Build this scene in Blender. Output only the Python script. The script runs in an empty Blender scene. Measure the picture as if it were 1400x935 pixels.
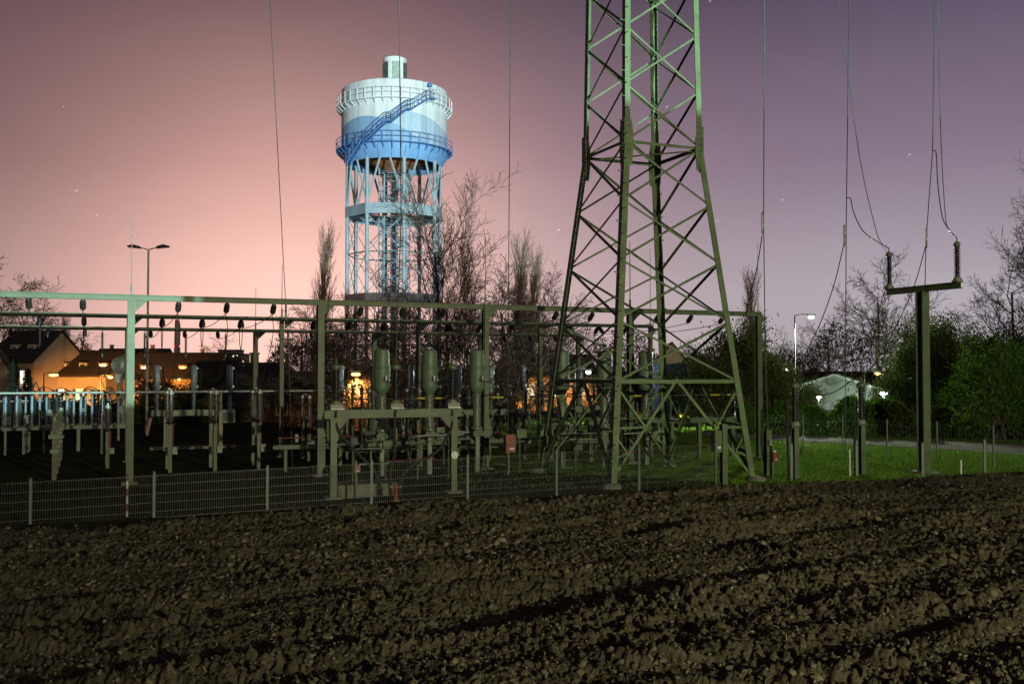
import bpy, bmesh, math, random
import numpy as np
from mathutils import Vector, Matrix
R = math.radians
scene = bpy.context.scene
C = bpy.context.collection

# ------------------------------------------------------------------ camera
CAM_H, PITCH, FPX = 3.3, R(1.62), 1361.1
cam_d = bpy.data.cameras.new('camera'); cam = bpy.data.objects.new('camera', cam_d); C.objects.link(cam)
cam_d.lens = 35; cam_d.sensor_width = 36; cam_d.clip_end = 6000; cam_d.clip_start = 0.1
cam.location = (0, 0, CAM_H); cam.rotation_euler = (R(90) + PITCH, 0, 0)
scene.camera = cam

# ------------------------------------------------------------------ sky
world = bpy.data.worlds.new('World'); scene.world = world; world.use_nodes = True
NT = world.node_tree; NT.nodes.clear()
def wn(t): return NT.nodes.new(t)
def wmath(op, a, b=None, c=None):
    n = wn('ShaderNodeMath'); n.operation = op
    for i, v in enumerate((a, b, c)):
        if v is None: continue
        if isinstance(v, (int, float)): n.inputs[i].default_value = v
        else: NT.links.new(v, n.inputs[i])
    return n.outputs[0]
tc = wn('ShaderNodeTexCoord')
nrm = wn('ShaderNodeVectorMath'); nrm.operation = 'NORMALIZE'; NT.links.new(tc.outputs['Generated'], nrm.inputs[0])
sep = wn('ShaderNodeSeparateXYZ'); NT.links.new(nrm.outputs[0], sep.inputs[0])
def ramp(stops):
    n = wn('ShaderNodeValToRGB'); NT.links.new(sep.outputs['Z'], n.inputs[0])
    e = n.color_ramp.elements
    while len(e) < len(stops): e.new(0.5)
    for i, (p, c) in enumerate(stops): e[i].position = p; e[i].color = (*c, 1)
    return n.outputs[0]
SKY_WARM = ramp([(0, (.36, .265, .255)), (.08, (.33, .215, .215)), (.2, (.166, .096, .112)), (.35, (.090, .052, .070)), (1, (.022, .016, .026))])
SKY_COOL = ramp([(0, (.45, .405, .44)), (.08, (.43, .38, .43)), (.2, (.245, .186, .252)), (.35, (.095, .072, .118)), (1, (.018, .015, .028))])
fx = wn('ShaderNodeMapRange'); fx.interpolation_type = 'SMOOTHSTEP'
NT.links.new(sep.outputs['X'], fx.inputs[0]); fx.inputs[1].default_value = -.42; fx.inputs[2].default_value = .40
mx = wn('ShaderNodeMix'); mx.data_type = 'RGBA'
NT.links.new(fx.outputs[0], mx.inputs[0]); NT.links.new(SKY_WARM, mx.inputs[6]); NT.links.new(SKY_COOL, mx.inputs[7])
# town glow: a dome of scattered lamp light round one bearing on the horizon
dt = wn('ShaderNodeVectorMath'); dt.operation = 'DOT_PRODUCT'; NT.links.new(nrm.outputs[0], dt.inputs[0])
dt.inputs[1].default_value = Vector((-.195, .975, .03)).normalized()
ang = wmath('ARCCOSINE', wmath('MINIMUM', dt.outputs['Value'], 1.0))
q = wmath('DIVIDE', ang, .235)
lobe = wmath('POWER', 2.71828, wmath('MULTIPLY', wmath('MULTIPLY', q, q), -1))
gl = wn('ShaderNodeMix'); gl.data_type = 'RGBA'; gl.blend_type = 'ADD'
NT.links.new(lobe, gl.inputs[0]); NT.links.new(mx.outputs[2], gl.inputs[6]); gl.inputs[7].default_value = (.80, .43, .32, 1)
# faint stars, drawn out a little
m0 = wn('ShaderNodeMapping'); m0.inputs['Rotation'].default_value = (0, R(-48), 0); NT.links.new(nrm.outputs[0], m0.inputs[0])
mp = wn('ShaderNodeMapping'); mp.inputs['Scale'].default_value = (70, 70, 17)
NT.links.new(m0.outputs[0], mp.inputs[0])
vo = wn('ShaderNodeTexVoronoi'); NT.links.new(mp.outputs[0], vo.inputs['Vector']); vo.inputs['Scale'].default_value = 1
sv = wn('ShaderNodeSeparateColor'); NT.links.new(vo.outputs['Color'], sv.inputs[0])
star = wmath('MULTIPLY', wmath('LESS_THAN', vo.outputs['Distance'], .040), wmath('GREATER_THAN', sv.outputs[0], .62))
star = wmath('MULTIPLY', star, wmath('GREATER_THAN', sep.outputs['Z'], .12))
st = wn('ShaderNodeMix'); st.data_type = 'RGBA'; st.blend_type = 'ADD'
NT.links.new(wmath('MULTIPLY', star, .32), st.inputs[0]); NT.links.new(gl.outputs[2], st.inputs[6]); st.inputs[7].default_value = (.9, .85, .95, 1)
hz = wn('ShaderNodeMapping'); hz.inputs['Scale'].default_value = (1, 1, 3.2); NT.links.new(nrm.outputs[0], hz.inputs[0])     # thin uneven haze
hn = wn('ShaderNodeTexNoise'); hn.inputs['Scale'].default_value = 2.6; hn.inputs['Detail'].default_value = 4; NT.links.new(hz.outputs[0], hn.inputs['Vector'])
hr = wn('ShaderNodeMapRange'); NT.links.new(hn.outputs['Fac'], hr.inputs[0]); hr.inputs[1].default_value = .3; hr.inputs[2].default_value = .7; hr.inputs[3].default_value = .95; hr.inputs[4].default_value = 1.06
hv = wn('ShaderNodeVectorMath'); hv.operation = 'SCALE'; NT.links.new(st.outputs[2], hv.inputs[0]); NT.links.new(hr.outputs[0], hv.inputs['Scale'])
bg = wn('ShaderNodeBackground'); NT.links.new(hv.outputs[0], bg.inputs[0]); bg.inputs[1].default_value = 1.0
wo = wn('ShaderNodeOutputWorld'); NT.links.new(bg.outputs[0], wo.inputs[0])

# ------------------------------------------------------------------ lights
def aim(o, d): o.rotation_euler = Vector(d).to_track_quat('-Z', 'Y').to_euler()
# the sun lamp carries the moonlit-street level of the night: low, from behind the camera on its right side
sd = bpy.data.lights.new('sun', 'SUN'); sd.energy = .28; sd.angle = R(1.5); sd.color = (1, .97, .72)
sun = bpy.data.objects.new('sun', sd); C.objects.link(sun)
SPHI, SEL = R(36), R(13)
aim(sun, (-math.sin(SPHI) * math.cos(SEL), math.cos(SPHI) * math.cos(SEL), -math.sin(SEL)))
# cold floodlight on a mast far behind the camera, partly cut off by the building in front of it
FLOOD = Vector((58, -78, 9.0))
fd = bpy.data.lights.new('floodlight_lamp_light', 'POINT'); fd.energy = 2100000; fd.shadow_soft_size = .10; fd.color = (.66, 1, .92)
flood = bpy.data.objects.new('floodlight_lamp_light', fd); C.objects.link(flood); flood.location = FLOOD

# warm street lamp on a tall pole behind the camera: the low light that rakes the field and the yard
STREET = Vector((24, -23, 7.6))
ld = bpy.data.lights.new('tall_street_lamp_light', 'SPOT'); ld.energy = 118000; ld.color = (1, .92, .58); ld.shadow_soft_size = .22; ld.spot_size = R(60); ld.spot_blend = 1
lo = bpy.data.objects.new('tall_street_lamp_light', ld); C.objects.link(lo); lo.location = STREET; aim(lo, Vector((4, 36, 4)) - STREET)
scene.view_settings.view_transform = 'Standard'; scene.view_settings.look = 'None'
scene.view_settings.exposure = 0; scene.view_settings.gamma = 1
scene.render.engine = 'CYCLES'
cy = scene.cycles
cy.use_denoising = True
try: cy.denoiser = 'OPENIMAGEDENOISE'
except Exception: pass
cy.max_bounces = 4; cy.diffuse_bounces = 2; cy.glossy_bounces = 2; cy.transparent_max_bounces = 8
cy.sample_clamp_indirect = 4; cy.caustics_reflective = False; cy.caustics_refractive = False

# ------------------------------------------------------------------ coordinates
def P(px, py, Y):
    """the place at distance Y along the lens axis that the photograph (1400 wide) shows at px, py"""
    ux, uy = (px - 700) / FPX, (467.5 - py) / FPX
    dy = math.cos(PITCH) - uy * math.sin(PITCH); dz = math.sin(PITCH) + uy * math.cos(PITCH)
    return Vector((ux * Y / dy, Y, CAM_H + dz * Y / dy))
UA = R(23); CU, SU = math.cos(UA), math.sin(UA)
def W(u, v, z=0.0): return Vector((CU * u - SU * v, SU * u + CU * v, z))      # yard axes: u along the rows, v away from the camera
UD, VD = W(1, 0), W(0, 1)
ORD = ['first', 'second', 'third', 'fourth', 'fifth', 'sixth', 'seventh', 'eighth', 'ninth', 'tenth', 'eleventh', 'twelfth', 'thirteenth', 'fourteenth', 'fifteenth', 'sixteenth', 'seventeenth', 'eighteenth', 'nineteenth', 'twentieth']

# ------------------------------------------------------------------ materials
MATS = {}
def mat(name, col, rough=.6, metal=0.0, var=.25, scale=3.0, bump=0.0, bscale=30.0, col2=None, spec=.3, rust_or_warmlight=None, rust_amt=.5):
    m = bpy.data.materials.new(name); m.use_nodes = True; nt = m.node_tree; b = nt.nodes['Principled BSDF']
    b.inputs['Roughness'].default_value = rough; b.inputs['Metallic'].default_value = metal; b.inputs['Specular IOR Level'].default_value = spec
    t = nt.nodes.new('ShaderNodeTexCoord')
    n = nt.nodes.new('ShaderNodeTexNoise'); n.inputs['Scale'].default_value = scale; n.inputs['Detail'].default_value = 5; n.inputs['Roughness'].default_value = .62
    nt.links.new(t.outputs['Object'], n.inputs['Vector'])
    r = nt.nodes.new('ShaderNodeValToRGB'); nt.links.new(n.outputs['Fac'], r.inputs[0])
    c2 = col2 or tuple(c * (1 + var) for c in col); c1 = col if col2 else tuple(c * (1 - var) for c in col)
    r.color_ramp.elements[0].position = .32; r.color_ramp.elements[0].color = (*c1, 1)
    r.color_ramp.elements[1].position = .68; r.color_ramp.elements[1].color = (*c2, 1)
    out = r.outputs[0]
    if rust_or_warmlight:
        n2 = nt.nodes.new('ShaderNodeTexNoise'); n2.inputs['Scale'].default_value = scale * 2.3; n2.inputs['Detail'].default_value = 7
        nt.links.new(t.outputs['Object'], n2.inputs['Vector'])
        r2 = nt.nodes.new('ShaderNodeMapRange'); r2.inputs[1].default_value = .58; r2.inputs[2].default_value = .72; r2.inputs[4].default_value = rust_amt
        nt.links.new(n2.outputs['Fac'], r2.inputs[0])
        mm = nt.nodes.new('ShaderNodeMix'); mm.data_type = 'RGBA'; nt.links.new(r2.outputs[0], mm.inputs[0]); nt.links.new(out, mm.inputs[6]); mm.inputs[7].default_value = (*rust_or_warmlight, 1)
        out = mm.outputs[2]
    nt.links.new(out, b.inputs['Base Color'])
    if bump:
        n3 = nt.nodes.new('ShaderNodeTexNoise'); n3.inputs['Scale'].default_value = bscale; n3.inputs['Detail'].default_value = 4; nt.links.new(t.outputs['Object'], n3.inputs['Vector'])
        bp = nt.nodes.new('ShaderNodeBump'); bp.inputs['Strength'].default_value = bump; bp.inputs['Distance'].default_value = .03
        nt.links.new(n3.outputs['Fac'], bp.inputs['Height']); nt.links.new(bp.outputs[0], b.inputs['Normal'])
    MATS[name] = m; return m
def translucent(m, col, f):
    nt = m.node_tree; b = nt.nodes['Principled BSDF']; o = nt.nodes['Material Output']; t = nt.nodes.new('ShaderNodeBsdfTranslucent'); t.inputs[0].default_value = (*col, 1)
    x = nt.nodes.new('ShaderNodeMixShader'); x.inputs[0].default_value = f; nt.links.new(b.outputs[0], x.inputs[1]); nt.links.new(t.outputs[0], x.inputs[2]); nt.links.new(x.outputs[0], o.inputs['Surface'])
def emit(name, col, s):
    m = bpy.data.materials.new(name); m.use_nodes = True; b = m.node_tree.nodes['Principled BSDF']
    b.inputs['Base Color'].default_value = (.5, .5, .5, 1); b.inputs['Emission Color'].default_value = (*col, 1); b.inputs['Emission Strength'].default_value = s
    MATS[name] = m; return m
mat('paint', (.036, .056, .025), .55, .0, .32, 2.2, rust_or_warmlight=(.060, .040, .020), rust_amt=.6)
mat('paint_pylon', (.046, .075, .030), .55, .0, .32, 1.6, rust_or_warmlight=(.055, .042, .022), rust_amt=.6)
mat('paint_gray', (.075, .095, .064), .5, .0, .2, 3)
mat('galv', (.15, .175, .165), .45, .3, .25, 5)
mat('head', (.050, .082, .048), .5, .0, .16, 2.5, rust_or_warmlight=(.035, .05, .028), rust_amt=.5)
mat('porc_dark', (.009, .0085, .0085), .42, spec=.2)
mat('porc_brown', (.045, .042, .03), .25, spec=.5)
mat('porc_green', (.07, .095, .062), .3, spec=.5)
mat('porc_blue', (.085, .125, .16), .35, spec=.5)
mat('cable', (.016, .016, .017), .75, spec=.08)
mat('wire', (.05, .055, .052), .45, .3)
mat('red', (.09, .022, .016), .5, rust_or_warmlight=(.07, .03, .02))
mat('white', (.30, .32, .29), .5, var=.08)
mat('yellow', (.24, .22, .01), .5)
mat('concrete', (.075, .078, .06), .9, bump=.3)
mat('dark_box', (.025, .028, .025), .6)
mat('green_post', (.036, .054, .045), .5, var=.2); mat('fence_wire', (.032, .042, .036), .5, var=.3, scale=1.5)
# ------------------------------------------------------------------ mesh helpers
class MB:
    def __init__(s): s.v = []; s.f = []
    def add(s, vs, fs):
        o = len(s.v); s.v.extend(vs); s.f.extend([tuple(i + o for i in f) for f in fs])
    def box(s, c, d, ax=None):
        c = Vector(c); x, y, z = ax or (Vector((1, 0, 0)), Vector((0, 1, 0)), Vector((0, 0, 1)))
        hx, hy, hz = x * d[0] / 2, y * d[1] / 2, z * d[2] / 2
        vs = [c + sx * hx + sy * hy + sz * hz for sz in (-1, 1) for sy in (-1, 1) for sx in (-1, 1)]
        s.add(vs, [(0, 2, 3, 1), (4, 5, 7, 6), (0, 1, 5, 4), (2, 6, 7, 3), (0, 4, 6, 2), (1, 3, 7, 5)]); return s
    def bar(s, p, q, w, h=None, up=(0, 0, 1)):
        p, q = Vector(p), Vector(q); h = h or w; d = (q - p); L = d.length; d.normalize(); up = Vector(up)
        if abs(d.dot(up)) > .98: up = Vector((0, 1, 0)) if abs(d.y) < .9 else Vector((1, 0, 0))
        x = d.cross(up).normalized(); z = x.cross(d).normalized()
        return s.box((p + q) / 2, (w, L, h), (x, d, z))
    def angle(s, p, q, w, t, a, b):
        """steel angle from p to q: flanges of width w, thickness t, along directions a and b"""
        p, q, a, b = Vector(p), Vector(q), Vector(a), Vector(b); d = (q - p).normalized()
        a = (a - d * a.dot(d)).normalized(); b = (b - d * b.dot(d) - a * b.dot(a)).normalized()
        prof = [(0, 0), (w, 0), (w, t), (t, t), (t, w), (0, w)]
        vs = [e + a * i + b * j for e in (p, q) for i, j in prof]
        fs = [(i, (i + 1) % 6, 6 + (i + 1) % 6, 6 + i) for i in range(6)] + [(0, 3, 2, 1), (0, 5, 4, 3), (6, 7, 8, 9), (6, 9, 10, 11)]
        s.add(vs, fs); return s
    def hbeam(s, p, q, w, h, t, side):
        """I section between p and q; flanges perpendicular to 'side'"""
        p, q = Vector(p), Vector(q); d = (q - p).normalized(); a = Vector(side); a = (a - d * a.dot(d)).normalized(); b = d.cross(a)
        L = (q - p).length; m = (p + q) / 2
        for k in (-1, 1): s.box(m + a * k * (h / 2 - t / 2), (w, L, t), (b, d, a))
        s.box(m, (t, L, h - 2 * t), (b, d, a)); return s
    def tube(s, pts, r, n=6, cap=True):
        pts = [Vector(p) for p in pts]; rs = r if isinstance(r, (list, tuple)) else [r] * len(pts)
        o = len(s.v); prev = None
        for i, p in enumerate(pts):
            d = (pts[min(i + 1, len(pts) - 1)] - pts[max(i - 1, 0)])
            d = d.normalized() if d.length > 1e-9 else Vector((0, 0, 1))
            if prev is None:
                a = Vector((0, 0, 1)) if abs(d.z) < .9 else Vector((1, 0, 0)); x = d.cross(a).normalized()
            else:
                x = prev - d * prev.dot(d)
                x = x.normalized() if x.length > 1e-6 else d.orthogonal().normalized()
            prev = x; y = d.cross(x)
            for k in range(n):
                t = 2 * math.pi * k / n; s.v.append(p + (x * math.cos(t) + y * math.sin(t)) * rs[i])
        for i in range(len(pts) - 1):
            for k in range(n):
                a, b = o + i * n + k, o + i * n + (k + 1) % n
                s.f.append((a, b, b + n, a + n))
        if cap:
            s.f.append(tuple(o + k for k in reversed(range(n)))); e = o + (len(pts) - 1) * n; s.f.append(tuple(e + k for k in range(n)))
        return s
    def lathe(s, prof, c=(0, 0, 0), n=14, ax=None, cap=True):
        c = Vector(c); o = len(s.v)
        if ax is None: x, y, z = Vector((1, 0, 0)), Vector((0, 1, 0)), Vector((0, 0, 1))
        else:
            z = Vector(ax).normalized(); x = z.orthogonal().normalized(); y = z.cross(x)
        for r, h in prof:
            for k in range(n):
                t = 2 * math.pi * k / n; s.v.append(c + z * h + (x * math.cos(t) + y * math.sin(t)) * r)
        for i in range(len(prof) - 1):
            for k in range(n):
                a, b = o + i * n + k, o + i * n + (k + 1) % n; s.f.append((a, b, b + n, a + n))
        if cap:
            s.f.append(tuple(o + k for k in reversed(range(n)))); e = o + (len(prof) - 1) * n; s.f.append(tuple(e + k for k in range(n)))
        return s
    def prism(s, pts, d):
        """closed outline pts (3-D, one plane) pushed along d"""
        pts = [Vector(p) for p in pts]; d = Vector(d); n = len(pts)
        s.add(pts + [p + d for p in pts], [tuple(reversed(range(n))), tuple(range(n, 2 * n))] + [(i, (i + 1) % n, n + (i + 1) % n, n + i) for i in range(n)]); return s
    def mesh(s, name, m, smooth=None):
        me = bpy.data.meshes.new(name); me.from_pydata([tuple(v) for v in s.v], [], s.f)
        me.materials.append(MATS[m] if isinstance(m, str) else m)
        if smooth:
            me.shade_smooth(); me.set_sharp_from_angle(angle=R(smooth))
        me.update(); return me
    def build(s, name, m, parent=None, loc=None, rz=0, smooth=None):
        return link(name, s.mesh(name, m, smooth), parent, loc, rz)
def link(name, me, parent=None, loc=None, rz=0):
    o = bpy.data.objects.new(name, me); C.objects.link(o)
    if parent: o.parent = parent
    if loc is not None: o.location = loc
    if rz: o.rotation_euler = (0, 0, rz)
    return o
def npmesh(name, v, f, m, smooth=False):
    """v (n,3) array, f (m,3|4) array of indices"""
    me = bpy.data.meshes.new(name); v = np.asarray(v, np.float32); f = np.asarray(f, np.int32); k = f.shape[1]
    me.vertices.add(len(v)); me.vertices.foreach_set('co', v.ravel())
    me.loops.add(f.size); me.loops.foreach_set('vertex_index', f.ravel())
    me.polygons.add(len(f)); me.polygons.foreach_set('loop_start', np.arange(0, f.size, k, dtype=np.int32))
    me.polygons.foreach_set('use_smooth', np.full(len(f), smooth))
    me.materials.append(MATS[m] if isinstance(m, str) else m); me.update(calc_edges=True); me.validate(); return me
def tag(o, label=None, cat=None, group=None, kind=None):
    if label: o['label'] = label
    if cat: o['category'] = cat
    if group: o['group'] = group
    if kind: o['kind'] = kind
    return o
def thing(name, label, cat, loc=(0, 0, 0), rz=0, group=None):
    o = bpy.data.objects.new(name, None); C.objects.link(o); o.location = loc; o.rotation_euler = (0, 0, rz); o.empty_display_size = .2
    return tag(o, label, cat, group)
def dup(root, loc, rz=None, label=None, group=None, scale=None):
    def cp(o, par):
        c = o.copy(); C.objects.link(c); c.parent = par
        for ch in list(o.children): cp(ch, c)
        return c
    r = cp(root, None); r.location = loc
    if rz is not None: r.rotation_euler = (0, 0, rz)
    if scale: r.scale = (scale,) * 3 if isinstance(scale, (int, float)) else scale
    if label: r['label'] = label
    if group: r['group'] = group
    return r
def sheds(z0, z1, n, rc, rs, alt=1.0):
    p = [(rc, z0)]; h = (z1 - z0) / n
    for i in range(n):
        z = z0 + i * h; r = rs * (alt if i % 2 else 1)
        p += [(rc, z + h * .25), (r, z + h * .38), (r * .98, z + h * .5), (rc, z + h * .8)]
    return p + [(rc, z1)]
def sag(p, q, s, n=10):
    p, q = Vector(p), Vector(q)
    return [p.lerp(q, i / n) - Vector((0, 0, s * 4 * (i / n) * (1 - i / n))) for i in range(n + 1)]
def bez(ps, n=16):
    """smooth curve through the given points"""
    ps = [Vector(p) for p in ps]; out = []
    ext = [ps[0] * 2 - ps[1]] + ps + [ps[-1] * 2 - ps[-2]]
    for i in range(len(ps) - 1):
        a, b, c, d = ext[i:i + 4]
        for k in range(n // (len(ps) - 1) + 2):
            t = k / (n // (len(ps) - 1) + 2)
            out.append(.5 * ((2 * b) + (c - a) * t + (2 * a - 5 * b + 4 * c - d) * t * t + (3 * b - a - 3 * c + d) * t ** 3))
    return out + [ps[-1]]
# ------------------------------------------------------------------ ground
def ground_mat():
    m = bpy.data.materials.new('turf'); m.use_nodes = True; nt = m.node_tree; b = nt.nodes['Principled BSDF']
    b.inputs['Roughness'].default_value = .95; b.inputs['Specular IOR Level'].default_value = 0
    t = nt.nodes.new('ShaderNodeTexCoord')
    n = nt.nodes.new('ShaderNodeTexNoise'); n.inputs['Scale'].default_value = .35; n.inputs['Detail'].default_value = 8; n.inputs['Roughness'].default_value = .7
    nt.links.new(t.outputs['Object'], n.inputs['Vector'])
    r = nt.nodes.new('ShaderNodeValToRGB'); nt.links.new(n.outputs['Fac'], r.inputs[0])
    r.color_ramp.elements[0].position = .35; r.color_ramp.elements[0].color = (.019, .018, .011, 1)
    r.color_ramp.elements[1].position = .7; r.color_ramp.elements[1].color = (.032, .036, .016, 1)
    nt.links.new(r.outputs[0], b.inputs['Base Color'])
    n3 = nt.nodes.new('ShaderNodeTexNoise'); n3.inputs['Scale'].default_value = 9; n3.inputs['Detail'].default_value = 5; nt.links.new(t.outputs['Object'], n3.inputs['Vector'])
    bp = nt.nodes.new('ShaderNodeBump'); bp.inputs['Strength'].default_value = .6; bp.inputs['Distance'].default_value = .05
    nt.links.new(n3.outputs['Fac'], bp.inputs['Height']); nt.links.new(bp.outputs[0], b.inputs['Normal'])
    MATS['turf'] = m
ground_mat()
g = MB(); N = 64
g.v = [Vector((0, 0, 0))] + [Vector((math.cos(2 * math.pi * k / N), math.sin(2 * math.pi * k / N), 0)) * r for r in (60, 400, 3500) for k in range(N)]
g.f = [(0, 1 + k, 1 + (k + 1) % N) for k in range(N)] + [(1 + j * N + k, 1 + (j + 1) * N + k, 1 + (j + 1) * N + (k + 1) % N, 1 + j * N + (k + 1) % N) for j in (0, 1) for k in range(N)]
tag(g.build('ground', 'turf'), kind='structure')

# brighter mown lawn beyond the yard fence on the right, and the path across it
mat('lawn', (.055, .105, .014), .95, var=.3, scale=1.3, bump=.8, bscale=14, col2=(.11, .19, .026), spec=0)
mat('path', (.17, .175, .155), .9, var=.25, scale=1.2, bump=.3, spec=0)
def gp(px, py):                                                     # ground point seen at px, py
    a = P(px, py, 1.0); t = CAM_H / (CAM_H - a.z); return Vector((a.x * t, t, 0))
lw = [W(13.0, 30, 0), W(17.5, 24.5, 0), W(19, 22.9, 0), W(42, 22.9, 0), W(60, 30, 0), W(60, 70, 0), W(31, 62, 0), W(24.5, 60, 0), W(19, 46, 0), W(13.5, 36, 0)]
lm = MB(); lm.add([p + Vector((0, 0, .004)) for p in lw], [tuple(range(len(lw)))])
tag(lm.build('lawn', 'lawn'), kind='structure')
pa = [gp(955, 591), gp(1040, 594.5), gp(1120, 597), gp(1200, 601), gp(1300, 604), gp(1400, 609), gp(1500, 614)]
pb = [gp(955, 595), gp(1040, 600), gp(1120, 604), gp(1200, 609), gp(1300, 614.5), gp(1400, 622), gp(1500, 630)]
pm = MB(); n = len(pa); pm.add([p + Vector((0, 0, .03)) for p in pa] + [p + Vector((0, 0, .03)) for p in pb] + [p for p in pb], [(i, n + i, n + i + 1, i + 1) for i in range(n - 1)] + [(n + i, 2 * n + i, 2 * n + i + 1, n + i + 1) for i in range(n - 1)])
tag(pm.build('path', 'path'), kind='structure')

# ------------------------------------------------------------------ ploughed field
rng = np.random.default_rng(7)
def noise_layer(seed, n=256): return np.random.default_rng(seed).random((n, n)).astype(np.float32) * 2 - 1
LAY = [noise_layer(i) for i in range(9)]
def vnoise(x, y, cell, k):
    g = LAY[k]; n = g.shape[0]; x = x / cell + 37.3 * k; y = y / cell + 91.7 * k
    xi = np.floor(x).astype(int); yi = np.floor(y).astype(int); fx = x - xi; fy = y - yi
    fx = fx * fx * (3 - 2 * fx); fy = fy * fy * (3 - 2 * fy)
    a = g[xi % n, yi % n]; b = g[(xi + 1) % n, yi % n]; c = g[xi % n, (yi + 1) % n]; d = g[(xi + 1) % n, (yi + 1) % n]
    return (a * (1 - fx) + b * fx) * (1 - fy) + (c * (1 - fx) + d * fx) * fy
EDGE = 22.5
RA = R(32)
def field_h(x, y):
    w = -math.sin(RA) * x + math.cos(RA) * y + .35 * vnoise(x, y, 3.1, 0); s = math.cos(RA) * x + math.sin(RA) * y
    h = .07 + .0045 * np.clip(CU * x + SU * y, 0, 26) + .05 * vnoise(x, y, 2.6, 1) + .035 * vnoise(x, y, 1.1, 2)
    rv = np.clip(.55 + 1.1 * vnoise(x, y, 1.5, 4), .0, 1.25)
    rut = np.zeros_like(h); lug = np.zeros_like(h)
    for w0, wd, dp in ((7.9, .34, .10), (9.75, .36, .12), (11.55, .42, .17), (13.6, .36, .12), (15.6, .5, .11), (18.1, .45, .12), (20.2, .4, .09)):
        e = np.exp(-((w - w0) / wd) ** 2); rut += dp * e * rv * .48
        h += .045 * rv * np.exp(-((w - w0 + wd * 1.9) / (wd * .75)) ** 2) + .05 * np.exp(-((w - w0 - wd * 1.8) / (wd * .7)) ** 2)
        lug += np.exp(-((w - w0 + wd * 2.4) / (wd * 2.0)) ** 2)
    h += .030 * np.sin((w + .25 * vnoise(x, y, 1.9, 6)) * 2 * math.pi / 1.05) * np.clip(.5 + .8 * vnoise(x, y, 3.3, 5), 0, 1)
    a2 = R(66); t = (math.cos(a2) * x + math.sin(a2) * y) + .12 * vnoise(x, y, .8, 3)
    fur = 1.0 - 2.0 * np.abs(np.sin(t * math.pi / .40)) ** .8
    h += -rut + .088 * fur * np.clip(.45 + .9 * vnoise(x, y, 2.4, 4) + .3 * vnoise(x, y, .7, 2), 0, 1) * np.clip(lug, .35, 1)
    rg = np.clip(.75 + .7 * vnoise(x, y, 1.7, 7), .25, 1.3)
    h += (.040 * np.abs(vnoise(x, y, .30, 5)) + .070 * np.abs(vnoise(x, y, .15, 6)) + .048 * np.abs(vnoise(x, y, .072, 7))) * rg + .030 * vnoise(x, y, .040, 8) + .014 * vnoise(x, y, .021, 3)
    return np.maximum(h, .02)
def redge(a):                                                       # distance to the field's far edge on bearing a
    sx, sy = np.sin(a), np.cos(a); vv = -SU * sx + CU * sy
    return np.where(vv > .25, EDGE / np.maximum(vv, .25), 90.0)
def polar(a0, a1, na, r0, r1f, nr, pw=1.0, lip=False):
    a = np.linspace(a0, a1, na); t = np.linspace(0, 1, nr) ** pw
    r1 = r1f(a) if callable(r1f) else np.full(na, r1f)
    rr = r0 + t[:, None] * (r1 - r0)[None, :]
    x = rr * np.sin(a)[None, :]; y = rr * np.cos(a)[None, :]; z = field_h(x, y)
    if lip:
        v = -SU * x + CU * y; k = np.clip((EDGE + .15 * vnoise(x, y, .9, 2) - v) / .35, 0, 1); z = z * k - .02 * (1 - k)
    V = np.stack([x, y, z], -1).reshape(-1, 3)
    i, j = np.meshgrid(np.arange(nr - 1), np.arange(na - 1), indexing='ij'); b = (i * na + j).ravel()
    return V, np.stack([b, b + na, b + na + 1, b + 1], -1)
mat('soil', (.030, .027, .017), .95, var=.35, scale=2.4, bump=.7, bscale=55, spec=0, col2=(.066, .060, .039))
V1, F1 = polar(R(-32), R(32), 920, 8.6, lambda a: redge(a) + .4, 580, 1.15, True)
V2, F2 = polar(R(32), R(328), 120, 8.6, lambda a: np.minimum(redge(np.where(a > math.pi, a - 2 * math.pi, a)) + .4, 42), 24, 1.3, True)
V3, F3 = polar(R(-32), R(328), 140, .2, 8.6, 26)
fv = np.concatenate([V1, V2, V3]); ff = np.concatenate([F1, F2 + len(V1), F3 + len(V1) + len(V2)])
tag(link('field', npmesh('field', fv, ff, 'soil', True)), kind='structure')

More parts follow.
